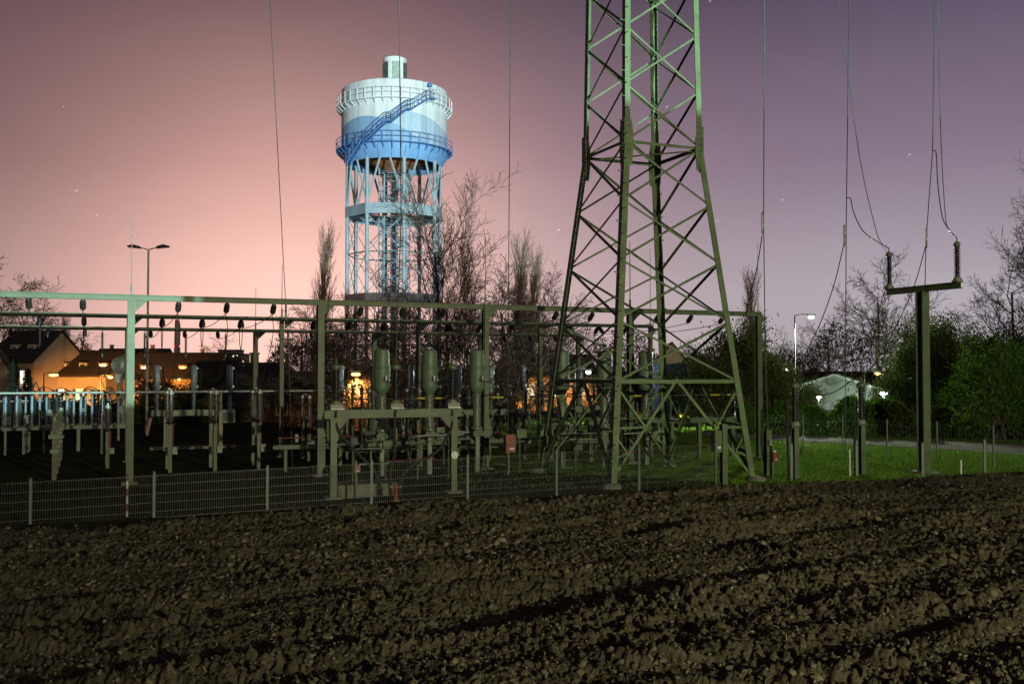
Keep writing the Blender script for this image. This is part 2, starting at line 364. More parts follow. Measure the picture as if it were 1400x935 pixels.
def clods():
    bm = bmesh.new(); bmesh.ops.create_icosphere(bm, subdivisions=1, radius=1.0)
    bv = np.array([v.co[:] for v in bm.verts]); bf = np.array([[v.index for v in f.verts] for f in bm.faces]); bm.free()
    n = 9000; a = rng.uniform(R(-31), R(31), n); re = redge(a)
    t = rng.random(n); r = 1 / ((1 - t) / 9.0 + t / re); r = np.minimum(r, re - .12)
    x = r * np.sin(a); y = r * np.cos(a)
    keep = vnoise(x, y, 1.4, 3) + vnoise(x, y, .5, 1) * .7 + rng.normal(0, .5, n) > -.35
    x, y, r = x[keep], y[keep], r[keep]; n = len(x)
    s = np.clip(rng.lognormal(-3.8, .5, n), .010, .062) * np.where(r > 15, 1.1, .8)
    z = field_h(x, y); vs = []
    for i in range(n):
        d = 1 + rng.normal(0, .26, (len(bv), 1)); q = bv * d * np.array([rng.uniform(.8, 1.4), rng.uniform(.8, 1.3), rng.uniform(.55, .95)]) * s[i]
        th = rng.uniform(0, 6.28); c, sn = math.cos(th), math.sin(th); q = np.stack([q[:, 0] * c - q[:, 1] * sn, q[:, 0] * sn + q[:, 1] * c, q[:, 2]], -1)
        vs.append(q + np.array([x[i], y[i], z[i] + s[i] * .05]))
    V = np.concatenate(vs); F = (bf[None] + (np.arange(n) * len(bv))[:, None, None]).reshape(-1, 3)
    ph = (1 + 5 ** .5) / 2; iv = np.array([(-1, ph, 0), (1, ph, 0), (-1, -ph, 0), (1, -ph, 0), (0, -1, ph), (0, 1, ph), (0, -1, -ph), (0, 1, -ph), (ph, 0, -1), (ph, 0, 1), (-ph, 0, -1), (-ph, 0, 1)]) / 1.9
    jf = np.array([(0, 11, 5), (0, 5, 1), (0, 1, 7), (0, 7, 10), (0, 10, 11), (1, 5, 9), (5, 11, 4), (11, 10, 2), (10, 7, 6), (7, 1, 8), (3, 9, 4), (3, 4, 2), (3, 2, 6), (3, 6, 8), (3, 8, 9), (4, 9, 5), (2, 4, 11), (6, 2, 10), (8, 6, 7), (9, 8, 1)])
    m = 9000; a2 = rng.uniform(R(-31), R(31), m); re2 = redge(a2); t2 = rng.random(m); r2 = np.minimum(1 / ((1 - t2) / 9.0 + t2 / re2), re2 - .12); x2 = r2 * np.sin(a2); y2 = r2 * np.cos(a2); z2 = field_h(x2, y2)
    s2 = np.clip(rng.lognormal(-4.25, .4, m), .006, .035)[:, None, None] * np.where(r2 > 16, 1.25, 1)[:, None, None]
    q2 = iv[None] * (1 + rng.normal(0, .28, (m, 12, 1))) * rng.uniform(.6, 1.3, (m, 1, 3)) * s2 + np.stack([x2, y2, z2 + .004], -1)[:, None, :]
    F = np.concatenate([F, (jf[None] + (np.arange(m) * 12)[:, None, None]).reshape(-1, 3) + len(V)]); V = np.concatenate([V, q2.reshape(-1, 3)])
    o = link('soil_clods', npmesh('soil_clods', V, F, 'soil_clod', False)); tag(o, 'loose lumps of dry soil strewn over the ploughed field', 'soil', kind='stuff')
mat('soil_clod', (.044, .040, .026), .95, var=.35, scale=1.7, bump=.7, bscale=45, spec=0, col2=(.125, .113, .076))
clods()
def straw():
    n = 420; a = rng.uniform(R(-30), R(30), n); re = redge(a); t = rng.random(n); r = np.minimum(1 / ((1 - t) / 9.2 + t / re), re - .3)
    x = r * np.sin(a); y = r * np.cos(a); z = field_h(x, y) + .03; V = []; F = []
    for i in range(n):
        th = rng.uniform(0, 6.28); L = rng.uniform(.03, .10); d = np.array([math.cos(th), math.sin(th), rng.uniform(-.2, .7)]) * L; w = np.array([-math.sin(th), math.cos(th), 0]) * .004; p = np.array([x[i], y[i], z[i]])
        V += [p - w, p + w, p + d + w, p + d - w]; F.append([4 * i, 4 * i + 1, 4 * i + 2, 4 * i + 3])
    o = link('stubble', npmesh('stubble', V, F, 'straw')); tag(o, 'scattered bits of pale straw on the ploughed soil', 'straw', kind='stuff')
mat('straw', (.22, .19, .09), .8)
straw()

# grass: blades near enough to see, on the lawn and through the yard
def grass():
    V = []; F = []
    n = 0
    for px0, px1, y0, y1, cnt, hh in ((980, 1420, 27.5, 50, 26000, .085), (620, 980, 27.5, 44, 1800, .10)):
        for i in range(cnt):
            px = rng.uniform(px0, px1); t = rng.random(); Y = 1 / ((1 - t) / y0 + t / y1); x = (px - 700) / FPX * Y; v = -SU * x + CU * Y
            if v < EDGE + .5: continue
            pyg = 506.0 + CAM_H * FPX / Y; xs = [955, 1040, 1120, 1200, 1300, 1400, 1500]
            if np.interp(px, xs, [590, 593, 596, 600, 603, 608, 613]) < pyg < np.interp(px, xs, [597, 602, 606, 611, 616, 623, 631]): continue
            h = hh * rng.uniform(.4, 1.2); th = rng.uniform(0, 6.28); w = .012 * Y / 30; b = np.array([x, Y, 0.0]); s = np.array([math.cos(th), math.sin(th), 0]) * w
            l = np.array([rng.normal(0, .35), rng.normal(0, .35), 1]) * h
            V += [b - s, b + s, b + l]; F.append([n, n + 1, n + 2]); n += 3
    o = link('grass', npmesh('grass', V, F, 'blade')); tag(o, 'rough green grass on the lawn beyond the field', 'grass', kind='stuff')
mat('blade', (.040, .08, .012), .8, var=.4, scale=2, col2=(.09, .15, .03), spec=0); translucent(MATS['blade'], (.10, .20, .02), .5)
grass()
# ------------------------------------------------------------------ lattice pylon
def pylon():
    UC, VC = 15.93, 27.1
    root = thing('lattice_pylon', 'tall green steel lattice pylon standing just behind the mesh fence', 'pylon', W(UC, VC), UA)
    ZW, SB, SW = 10.15, 4.92, 2.72
    def half(z): return (SB + (SW - SB) * z / ZW) / 2 if z < ZW else (SW + (2.30 - SW) * (z - ZW) / 14) / 2
    top = 24.0
    def cn(i, z):
        h = half(z); sx, sy = ((-1, -1), (1, -1), (1, 1), (-1, 1))[i]; return Vector((sx * h, sy * h, z))
    def ins(i): sx, sy = ((-1, -1), (1, -1), (1, 1), (-1, 1))[i]; return Vector((-sx, 0, 0)), Vector((0, -sy, 0))
    for i in range(4):
        a, b = ins(i)
        leg = MB().angle(cn(i, -.3), cn(i, ZW), .195, .03, a, b).angle(cn(i, ZW), cn(i, top), .18, .026, a, b).build('leg', 'paint_pylon', root)
        ft = MB().lathe([(.30, -.2), (.30, .06), (.22, .12), (.22, .13)], cn(i, 0) - Vector((0, 0, 0)), 12).build('footing', 'concrete', root)
        # splice plates at the bend
        for w, dr, nrm in ((a, 1, b), (b, 1, a)):
            p = cn(i, ZW) - nrm * .012
            ol = [p + w * -.02 + Vector((0, 0, -.75)), p + w * .22 + Vector((0, 0, -.75)), p + w * .27 + Vector((0, 0, -.22)), p + w * .27 + Vector((0, 0, .2)), p + w * .2 + Vector((0, 0, .62)), p + w * -.02 + Vector((0, 0, .62))]
            gp_ = MB().prism(ol, nrm * -.022).build('gusset_plate', 'paint_pylon', root)
            bt = MB()
            for bz in (-.6, -.45, -.3, -.12, .06, .24, .42):
                for bx in (.05, .15): bt.lathe([(.022, 0), (.022, .03)], p + w * bx + Vector((0, 0, bz)) - nrm * .022, 6, -nrm)
            bo = bt.build('plate_bolt', 'paint_pylon', gp_); bo['kind'] = 'stuff'
    sb = MB()
    for i in (0, 2):
        a, b = ins(i)
        for k in range(60):
            z = 1.2 + k * .38
            if z > top: break
            d = (-a if k % 2 else -b); p = cn(i, z); sb.tube([p, p + d * .17], .013, 5); sb.tube([p + d * .15, p + d * .17], .025, 5)
    o = sb.build('step_bolt', 'paint_pylon', root); o['kind'] = 'stuff'
    ZB = 3.02
    nod = [ZB + (ZW - ZB) * k / 4 for k in range(5)] + [ZW + 1.75 * k for k in range(1, 8)]
    def face(j): return j, (j + 1) % 4
    nin = [Vector((0, 1, 0)), Vector((-1, 0, 0)), Vector((0, -1, 0)), Vector((1, 0, 0))]
    def brace(p, q, w, j, off=.0, nm='brace'):
        n = nin[j]; d = (q - p).normalized(); s = n.cross(d)
        MB().angle(p + n * off, q + n * off, w, .012, s, n).build(nm, 'paint_pylon', root)
    for j in range(4):
        i0, i1 = face(j)
        e = (cn(i1, 0) - cn(i0, 0)).normalized() * .12
        for k in range(len(nod) - 1):
            z0, z1 = nod[k] + (.06 if k else .02), nod[k + 1] - .06
            w = .062 if k < 4 else .055
            brace(cn(i0, z0) + e, cn(i1, z1) - e, w, j, .03)
            brace(cn(i0, z1) + e, cn(i1, z0) - e, w, j, .045)
        # belt and foot bracing
        A, B = cn(i0, ZB), cn(i1, ZB); M = (A + B) / 2
        brace(A, B, .11, j, .03, 'belt')
        for k, (c0, end) in enumerate(((i0, A), (i1, B))):
            F = cn(c0, .25); brace(M, F + (e if c0 == i0 else -e), .085, j, .05)
            md = (M + F) / 2; L1 = cn(c0, 1.62); brace(md, L1, .06, j, .035)
            brace(md, cn(c0, 2.9), .06, j, .07); q1 = M.lerp(F, .76); brace(q1, cn(c0, .72), .06, j, .035); brace(q1, cn(c0, 1.55), .05, j, .07)
        brace(cn(i0, ZW), cn(i1, ZW), .09, j, .03, 'belt')
    for z in (ZW, ZB):
        for a, b in ((0, 2), (1, 3)):
            dz = -.10 if a else -.03
            MB().bar(cn(a, z) + Vector((0, 0, dz)), cn(b, z) + Vector((0, 0, dz)), .05, .04).build('plan_brace', 'paint_pylon', root)
    return root
pylon()

# ------------------------------------------------------------------ gantries of the yard
H1, V1G, U1 = 5.5, 31.03, [-9.9, -4.42, 1.11, 6.66, 12.2, 17.75, 23.3]
H2, V2G, U2 = 5.32, 38.4, [-9.5, -4.1, 1.3, 6.75, 12.2, 17.6, 23.0]
H3, V3G, U3 = 5.15, 45.9, [-9.4, -3.95, 1.5, 6.9, 12.4, 17.8, 23.2]
def gantry(label, H, v, us, pw, bh, rods):
    root = thing('busbar_gantry', label, 'gantry', W(us[0], v), UA, 'steel gantries across the yard')
    L = us[-1] - us[0]
    MB().hbeam((-.15, 0, H - bh / 2), (L + .15, 0, H - bh / 2), pw * .8, bh, .03, (0, 0, 1)).build('beam', 'paint', root)
    for k, u in enumerate(us):
        x = u - us[0]
        MB().hbeam((x, 0, -.2), (x, 0, H - bh), pw, pw, .03, (0, 1, 0)).build('post', 'paint', root)
        MB().box((x, 0, .01), (pw * 2.2, pw * 2.2, .10)).build('base_plate', 'concrete', root)
        MB().prism([(x + .11, .0, H - bh), (x + .45, 0, H - bh), (x + .11, 0, H - bh - .32)], (0, .015, 0)).build('knee_plate', 'paint', root)
        if rods.get(k):
            MB().tube([(x, 0, H), (x, 0, H + .3), (x, 0, H + .32), (x, 0, H + rods[k])], [.035, .035, .018, .010], 6).build('lightning_rod', 'galv', root)
    return root
gantry('front steel gantry, the nearest and thickest beam over the yard', H1, V1G, U1, .20, .17, {2: 2.4, 4: 2.3, 5: 2.4, 6: 2.6})
gantry('middle steel gantry, its beam showing just below the front beam', H2, V2G, U2, .15, .15, {3: 2.0, 5: 2.1, 6: 3.4})
gantry('rear steel gantry, lowest looking and farthest of the three beams', H3, V3G, U3, .20, .15, {3: 1.9, 4: 1.2, 5: 1.6})

# strain insulators: two ribbed caps and a hanger; built along local +y
def strain_proto(flip):
    s = -1 if flip else 1; root = thing('strain_insulator', '', 'insulator')
    d = Vector((0, s * .80, -.60)).normalized()
    MB().tube([(0, 0, 0), d * .10], .02, 6).build('shackle', 'galv', root)
    MB().lathe([(.03, .06), (.075, .08), (.085, .12)] + [(r, .12 + z) for r, z in sheds(0, .26, 5, .07, .09)] + [(.085, .38), (.06, .43), (.02, .46)], (0, 0, 0), 12, d).build('insulator_body', 'porc_dark', root, smooth=40)
    MB().tube([d * .44, d * .54], .018, 6).build('wire_clamp', 'galv', root)
    return root
PF, PB = strain_proto(False), strain_proto(True)
used = {0: False, 1: False}
def strain(u, v, z, flip, label, grp):
    pr = PB if flip else PF; loc = W(u, v, z)
    if not used[int(flip)]:
        used[int(flip)] = True; pr.location = loc; pr.rotation_euler = (0, 0, UA); tag(pr, label, 'insulator', grp)
    else: dup(pr, loc, UA, label, grp)
    d = Vector((0, -.8 if flip else .8, -.6)).normalized() * .5
    return W(u, v + d.y, z + d.z)
def wire(name, pts, r, label, grp=None, m='wire', n=5):
    o = MB().tube(pts, r, n).build(name, m, smooth=60); return tag(o, label, 'wire', grp)
PH = [-4.0 + .0, -1.6, -.19, 2.43, 3.83, 5.23, 7.98, 9.38, 10.78, 13.5, 14.9, 16.3, 19.0, 20.4, 21.8]
PH[0] = -3.0
HUNG = {}
for i, u in enumerate(PH):
    o = ORD[i]
    a = strain(u, V1G + .03, H1 - .17, False, f'dark strain insulator under the front beam, {o} from the left end', 'insulators under the front beam')
    b = strain(u, V2G - .03, H2 - .15, True, f'dark strain insulator facing the camera on the middle beam, {o} from the left', 'front insulators of the middle beam')
    c = strain(u, V2G + .03, H2 - .15, False, f'dark strain insulator behind the middle beam, {o} from the left', 'rear insulators of the middle beam')
    d = strain(u, V3G - .03, H3 - .15, True, f'dark strain insulator on the rear beam, {o} from the left', 'insulators of the rear beam')
    wire('busbar_wire', sag(a, b, .10), .013, f'wire between front and middle beams, {o} from the left', 'wires between front and middle beams')
    wire('busbar_wire', sag(c, d, .10), .013, f'wire between middle and rear beams, {o} from the left', 'wires between middle and rear beams')
    wire('jumper_wire', bez([b, W(u, V2G - .32, H2 - .95), W(u, V2G, H2 - 1.15 - .1 * (i % 2)), W(u, V2G + .32, H2 - .95), c]), .015, f'U-shaped jumper wire hanging under the middle beam, {o} from the left', 'jumper loops under the middle beam', 'cable')
    if i in (3, 4, 5, 6, 7, 8, 9, 10, 11):                       # drop wires to the switches below
        wire('drop_wire', bez([a, W(u + .12, V1G + 1.0, 4.4), W(u + .05, V1G + 2.4, 3.1), W(u, V1G + 3.3, 2.75)]), .012, f'loose drop wire from the front beam, {ORD[i - 3]} of nine from the left', 'drop wires to the switches', 'cable')

def suspension():
    root = thing('hanging_insulator', '', 'insulator')
    MB().tube([(0, 0, 0), (0, 0, -.12)], .02, 6).build('shackle', 'galv', root)
    MB().lathe([(r, z - 1.0) for r, z in sheds(0, .9, 12, .028, .075)], (0, 0, 0), 10).build('insulator_body', 'porc_dark', root, smooth=40)
    MB().tube([(0, 0, -1.0), (0, 0, -1.14)], .03, 6).build('wire_clamp', 'galv', root); return root
sp = suspension(); tag(sp, 'long ribbed insulator hanging from the rear beam, first from the left', 'insulator', 'hanging insulators of the rear beam'); sus = [0.5, 2.2, 3.9, 5.6, 9.2, 11.0, 14.5, 16.2]
for i, u in enumerate(sus):
    l = f'long ribbed insulator hanging from the rear beam, {ORD[i]} from the left'
    if i == 0: sp.location = W(u, V3G, H3 - .15); sp.rotation_euler = (0, 0, UA)
    else: dup(sp, W(u, V3G, H3 - .15), UA, l)
    p = W(u, V3G, H3 - 1.3)
    wire('drop_wire', bez([p, W(u - .1, V3G - .7, 3.1), W(u + .1, V3G - 1.2, 2.55)]), .012, f'drop wire from the hanging insulators of the rear beam, {ORD[i]} from the left', 'drop wires under the rear beam', 'cable')

# ------------------------------------------------------------------ mesh fence in front
def fence():
    root = thing('mesh_fence', 'low welded wire mesh fence along the edge of the ploughed field', 'fence', W(-6.13, 23.75), UA)
    n = 9; sp_ = 2.5
    top = lambda x: .835 + .0177 * x * 1.0
    pm = MB()
    def panel(k):
        m = MB(); x0, x1 = k * sp_ + .04, (k + 1) * sp_ - .04; t0, t1 = top(x0), top(x1)
        cnt = 49
        for i in range(cnt):
            x = x0 + (x1 - x0) * i / (cnt - 1); t = top(x); m.box((x, 0, (t - .30) / 2), (.0045, .0045, t + .30))
        for h in (.03, .23, .43, .63, .83, .97):
            for dy in (-.007, .007): m.bar((x0, dy, t0 - h), (x1, dy, t1 - h), .006, .006)
        m.build('mesh_panel', 'fence_wire', root)
    for k in range(n): panel(k)
    for k in range(n + 1):
        x = k * sp_; t = top(x) + .04
        p = MB().box((x, .035, t / 2 - .15), (.055, .04, t + .3)).build('post', 'green_post', root)
        MB().box((x, .035, t + .012), (.062, .048, .03)).build('post_cap', 'dark_box', p)
    return root
fence()
def side_fence():
    root = thing('wire_fence', 'wire fence with slim green posts running back across the lawn beside the path', 'fence', W(28.35, 17.5), UA + R(90))
    # local x runs along +v
    L = 27.0; n = 11; h = 1.35
    for k in range(n + 1):
        x = L * k / n; p = MB().tube([(x, 0, -.1), (x, 0, h + .05)], .033, 8).build('post', 'green_post', root, smooth=40); MB().lathe([(.04, 0), (.038, .02), (.015, .035)], (x, 0, h + .05), 8).build('post_cap', 'dark_box', p)
    for k in range(n):
        m = MB(); x0, x1 = L * k / n + .03, L * (k + 1) / n - .03
        for z in np.arange(.08, h + .01, .18): m.bar((x0, 0, z), (x1, 0, z), .006)
        for x in np.arange(x0, x1, .16): m.bar((x, .004, .05), (x, .004, h - .02), .005)
        m.build('mesh_panel', 'green_post', root)
    return root
side_fence()
def back_fence():
    root = thing('wire_fence', 'wire fence at the far side of the yard, in front of the dark trees', 'fence', W(10, 45.2), UA)
    L = 18.3; n = 9; h = 1.6
    for k in range(n + 1):
        x = L * k / n; p = MB().tube([(x, 0, -.1), (x, 0, h + .05)], .04, 8).build('post', 'green_post', root, smooth=40); MB().lathe([(.046, 0), (.042, .02), (.015, .035)], (x, 0, h + .05), 8).build('post_cap', 'dark_box', p)
    for k in range(n):
        m = MB(); x0, x1 = L * k / n + .03, L * (k + 1) / n - .03
        for z in np.arange(.1, h + .01, .2): m.bar((x0, 0, z), (x1, 0, z), .010)
        for x in np.arange(x0, x1, .2): m.bar((x, .006, .05), (x, .006, h - .02), .006)
        m.build('mesh_panel', 'green_post', root)
back_fence()
# ------------------------------------------------------------------ current transformers under the front beam
def ct_proto():
    root = thing('current_transformer', '', 'transformer')
    MB().hbeam((0, 0, -.1), (0, 0, 1.18), .14, .14, .014, (0, 1, 0)).build('support_post', 'paint_gray', root)
    MB().box((0, 0, 1.24), (.42, .42, .12)).box((0, 0, 1.33), (.30, .30, .07)).build('base_plate', 'paint', root)
    jb = MB().box((.34, -.02, 1.30), (.26, .22, .34)).build('terminal_box', 'paint_gray', root); MB().box((.34, -.145, 1.30), (.2, .02, .27)).build('box_door', 'paint', jb)
    for sx in (-.16, .16):
        for sy in (-.16, .16): pass
    MB().lathe([(.15, 1.36), (.20, 1.40), (.20, 1.44), (.15, 1.47)] + sheds(1.47, 2.52, 15, .115, .165) + [(.13, 2.56)], n=16).build('ribbed_insulator', 'porc_green', root, smooth=40)
    hd = MB().lathe([(.13, 2.54), (.16, 2.58), (.245, 2.70), (.262, 2.78), (.262, 3.34), (.285, 3.35), (.285, 3.40), (.250, 3.41), (.240, 3.86), (.225, 3.93), (.16, 3.96), (.0, 3.965)], n=24, cap=False).build('tank_head', 'head', root, smooth=35)
    nz = MB().lathe([(.085, 0), (.085, .05), (.045, .055), (.045, .14)], (.03, -.25, 3.02), 12, (0, -1, 0)).build('terminal_boss', 'porc_dark', hd, smooth=35)
    MB().box((.08, -.40, 2.98), (.17, .05, .05)).box((.03, -.40, 3.04), (.05, .05, .16)).build('terminal_lug', 'galv', hd)
    b = MB().lathe([(.02, 0), (.02, .08)], (.12, .05, 3.94), 6).lathe([(.02, 0), (.02, .08)], (-.12, .05, 3.94), 6).build('lifting_eye', 'dark_box', hd)
    return root
ct0 = ct_proto()
ctl = ['green transformer post with ribbed neck just right of the black-ringed bushing frame\'s left leg', 'green transformer post with ribbed neck behind the middle of the bushing frame', 'green transformer post with ribbed neck against the gantry post right of the bushing frame',
       'green transformer post with ribbed neck seen through the left side of the pylon', 'green transformer post seen between the pylon\'s left and front legs', 'green transformer post seen inside the pylon beside a gantry post']
CTU = [8.43, 10.0, 11.62, 14.7, 16.3, 17.95]
for i, u in enumerate(CTU):
    if i == 0: ct0.location = W(u, 30.3); ct0.rotation_euler = (0, 0, UA); tag(ct0, ctl[0], 'transformer', 'green transformers in a row')
    else: dup(ct0, W(u, 30.3), UA + R((i * 7) % 5 - 2), ctl[i])
    wire('lead_wire', bez([W(u + .05, 29.86, 3.0), W(u + .35, 29.5, 2.8), W(u + .5, 29.9, 2.55), W(u + .45, 31.5, 2.4)]), .016, f'short black lead curling from the {ORD[i]} green transformer from the left', 'leads of the green transformers', 'cable')

# ------------------------------------------------------------------ bushing frame close to the fence
def bushing(parent, x, y, z0, z1, rc, rs, n, m='porc_dark', nm='bushing'):
    b = MB().lathe(sheds(z0 + .08, z1 - .1, n, rc, rs, .86), (x, y, 0), 14).build(nm, m, parent, smooth=40)
    MB().lathe([(rs * 1.15, z0 - .02), (rs * 1.15, z0 + .03), (rc * 1.5, z0 + .05), (rc * 1.3, z0 + .09)], (x, y, 0), 14).build('flange', 'paint_gray', b, smooth=35)
    MB().lathe([(rc * 1.2, z1 - .10), (rc * 1.7, z1 - .06), (rc * 1.7, z1 + .02), (rc * .9, z1 + .06), (.018, z1 + .07), (.018, z1 + .2)], (x, y, 0), 12).build('terminal_cap', 'paint', b, smooth=35)
    return b
def bushing_frame():
    root = thing('bushing_frame', 'green steel frame behind the mesh fence carrying three black ribbed bushings', 'frame', W(5.8, 25.45), UA)
    L = 3.28
    MB().hbeam((-.22, 0, 2.16), (L + .25, 0, 2.16), .16, .22, .02, (0, 0, 1)).build('beam', 'paint', root)
    for x in (0, L):
        MB().hbeam((x, .0, -.2), (x, .0, 2.05), .17, .17, .016, (0, 1, 0)).build('leg', 'paint', root)
        MB().box((x, 0, .01), (.42, .42, .08)).build('base_plate', 'concrete', root)
        MB().prism([(x + .09, -.06, 2.05), (x + .4, -.06, 2.05), (x + .09, -.06, 1.7)] if x == 0 else [(x - .09, -.06, 2.05), (x - .09, -.06, 1.7), (x - .4, -.06, 2.05)], (0, .02, 0)).build('knee_plate', 'paint', root)
    for x in (.06, 1.66, 3.24):
        MB().box((x, -.02, 2.36), (.34, .30, .09)).build('bushing_seat', 'paint_gray', root)
        MB().box((x + .02, -.15, 2.30), (.36, .06, .025)).build('seat_lip', 'white', root)
        bushing(root, x, -.02, 2.42, 3.40, .075, .145, 15)
        cp = [(x, .02, 2.28), (x + .05 * (1 if x < 1.6 else -1), -.08, 1.75), (x + (.55 if x < 1 else (-.05 if x < 2 else -.45)), -.12, 1.15), (1.5 + (x - 1.6) * .25, -.06, .62), (1.55 + (x - 1.6) * .15, .0, -.1)]
        MB().tube(bez(cp), .042, 8).build('power_cable', 'cable', root, smooth=60)
    MB().lathe([(.10, 0), (.10, .03), (.05, .035), (.05, .06), (.02, .07)], (L, -.10, 1.02), 16, (0, -1, 0)).build('round_plate', 'white', root, smooth=35)
    MB().box((.95, .3, .16), (1.6, .5, .32)).build('cable_trough', 'concrete', root)
    return root
bushing_frame()
wire('dropper_wire', [P(545, -420, 26.3), P(545.5, 0, 26.2), P(547, 130, 26.1), P(548.5, 300, 26.0), W(7.46, 25.43, 3.56)], .015, 'thin vertical wire that ends at the middle black bushing of the near frame', None)

# second, lower frame running behind the pylon feet
def low_frame():
    root = thing('cable_support', 'low green steel frame with cable boxes behind the pylon feet', 'frame', W(16.6, 31.9), UA)
    L = 6.3
    MB().hbeam((-.2, 0, 1.42), (L, 0, 1.42), .14, .18, .018, (0, 0, 1)).build('beam', 'paint', root)
    for x in (0, 1.9, 3.4, 4.6, 6.1): MB().hbeam((x, 0, -.2), (x, 0, 1.33), .15, .15, .014, (0, 1, 0)).build('leg', 'paint', root)
    for x, h in ((.45, .62), (2.6, .55)):
        b = MB().box((x, -.12, 1.0), (.30, .22, h)).build('cable_box', 'red' if x < 1 else 'paint_gray', root); MB().box((x, -.24, 1.0), (.24, .02, h * .8)).build('box_door', 'paint_gray', b)
    MB().box((1.55, -.08, 1.66), (.34, .03, .10)).build('name_plate', 'white', root); MB().box((1.62, -.08, 1.53), (.26, .03, .08)).build('warning_plate', 'red', root)
    for x in (.2, 1.2, 2.2, 3.2): MB().tube(bez([(x, .05, 1.5), (x + .2, .1, 1.0), (x + .25, .1, .4), (x + .2, .1, -.1)]), .03, 6).build('power_cable', 'cable', root, smooth=60)
    return root
low_frame()
# box post in front of the pylon's right foot
def box_post(name, label, base, H, boxes, m='paint', w=.13):
    root = thing(name, label, 'post', base, UA)
    MB().hbeam((0, 0, -.2), (0, 0, H), w, w, .014, (0, 1, 0)).build('post', m, root)
    for (x, y, z, sx, sy, sz, bm) in boxes:
        b = MB().box((x, y, z), (sx, sy, sz)).build('switch_box', bm, root); MB().box((x, y - sy / 2 - .008, z), (sx * .8, .015, sz * .82)).build('box_door', bm, b)
        MB().box((x + sx * .05, y - sy / 2 - .02, z - sz * .28), (sx * .45, .01, sz * .10)).build('box_plate', 'white', b)
    return root
p = P(989, 600, 28.9); box_post('box_post', 'steel post with a grey-green cabinet standing inside the pylon\'s right foot', (p.x, p.y, 0), 1.75, [(-.24, 0, 1.25, .24, .2, .62, 'paint')], w=.17)
p = P(695, 605, 31.5); box_post('box_post', 'slim post with a red switch box left of the pylon', (p.x, p.y, 0), 1.2, [(0, -.1, 1.0, .33, .2, .56, 'red')], w=.07)
p = P(1056, 620, 30.6); box_post('box_post', 'short post with a small red box beside the pylon\'s right foot', (p.x, p.y, 0), 1.0, [(0, -.08, .66, .16, .14, .30, 'red')], w=.06)
p = P(487, 640, 25.9); box_post('box_post', 'short post with a reddish box under the black-ringed bushing frame', (p.x, p.y, 0), .95, [(0, -.07, .76, .15, .12, .20, 'red')], w=.05)
# big gantry-side column at the right foot of the pylon
p = P(1049, 600, 31.2); box_post('box_post', 'tall plain green column standing right behind the pylon\'s right foot', (p.x, p.y, 0), 1.45, [(.0, -.12, 1.05, .14, .1, .2, 'paint_gray')], w=.2)

# ------------------------------------------------------------------ switches in the middle of the yard
def disconnector(h=1.55, cols=2):
    root = thing('disconnector_switch', '', 'switch')
    for y in (-.65, .65): MB().hbeam((0, y, -.1), (0, y, h), .11, .11, .012, (0, 1, 0)).build('leg', 'paint', root)
    MB().hbeam((0, -.95, h + .07), (0, .95, h + .07), .12, .14, .012, (0, 0, 1)).build('base_beam', 'paint', root)
    for y in (-.8, .8):
        b = MB().lathe(sheds(h + .16, h + .98, 12, .05, .095), (0, y, 0), 12).build('post_insulator', 'porc_brown', root, smooth=40)
        MB().lathe([(.09, h + .97), (.09, h + 1.03), (.04, h + 1.04), (.04, h + 1.1)], (0, y, 0), 10).build('insulator_cap', 'galv', b, smooth=35)
    MB().tube([(0, -.85, h + 1.08), (0, .02, h + 1.10)], .028, 8).build('switch_arm', 'galv', root, smooth=60)
    MB().tube([(0, .85, h + 1.08), (0, -.02, h + 1.13)], .028, 8).build('switch_arm', 'galv', root, smooth=60)
    MB().tube([(.09, -.6, .7), (.09, -.6, h)], .02, 6).build('drive_rod', 'red', root)
    MB().box((.13, -.72, .72), (.16, .16, .24)).build('drive_box', 'paint_gray', root)
    return root
ds = disconnector(); k = 0
spots = [(2.43, 34.6), (3.83, 34.6), (5.23, 34.6), (7.98, 34.6), (9.38, 34.6), (10.78, 34.6), (13.5, 34.6), (14.9, 34.6), (16.3, 34.6), (19.0, 35.4)]
for i, (u, v) in enumerate(spots):
    lb = f'ribbed disconnector switch on a steel stand in the front row, {ORD[i]} from the left'
    if i == 0: ds.location = W(u, v); ds.rotation_euler = (0, 0, UA); tag(ds, lb, 'switch', 'disconnector switches in the front row')
    else: dup(ds, W(u, v), UA, lb)
spots = [(-6.4, 41.5), (-5.0, 41.5), (-3.6, 41.5), (9.2, 42), (10.6, 42), (12.0, 42), (14.6, 42), (16, 42), (17.4, 42)]
for i, (u, v) in enumerate(spots): dup(ds, W(u, v), UA, f'ribbed disconnector switch far back in the yard, {ORD[i]} from the left', 'disconnector switches in the back row')

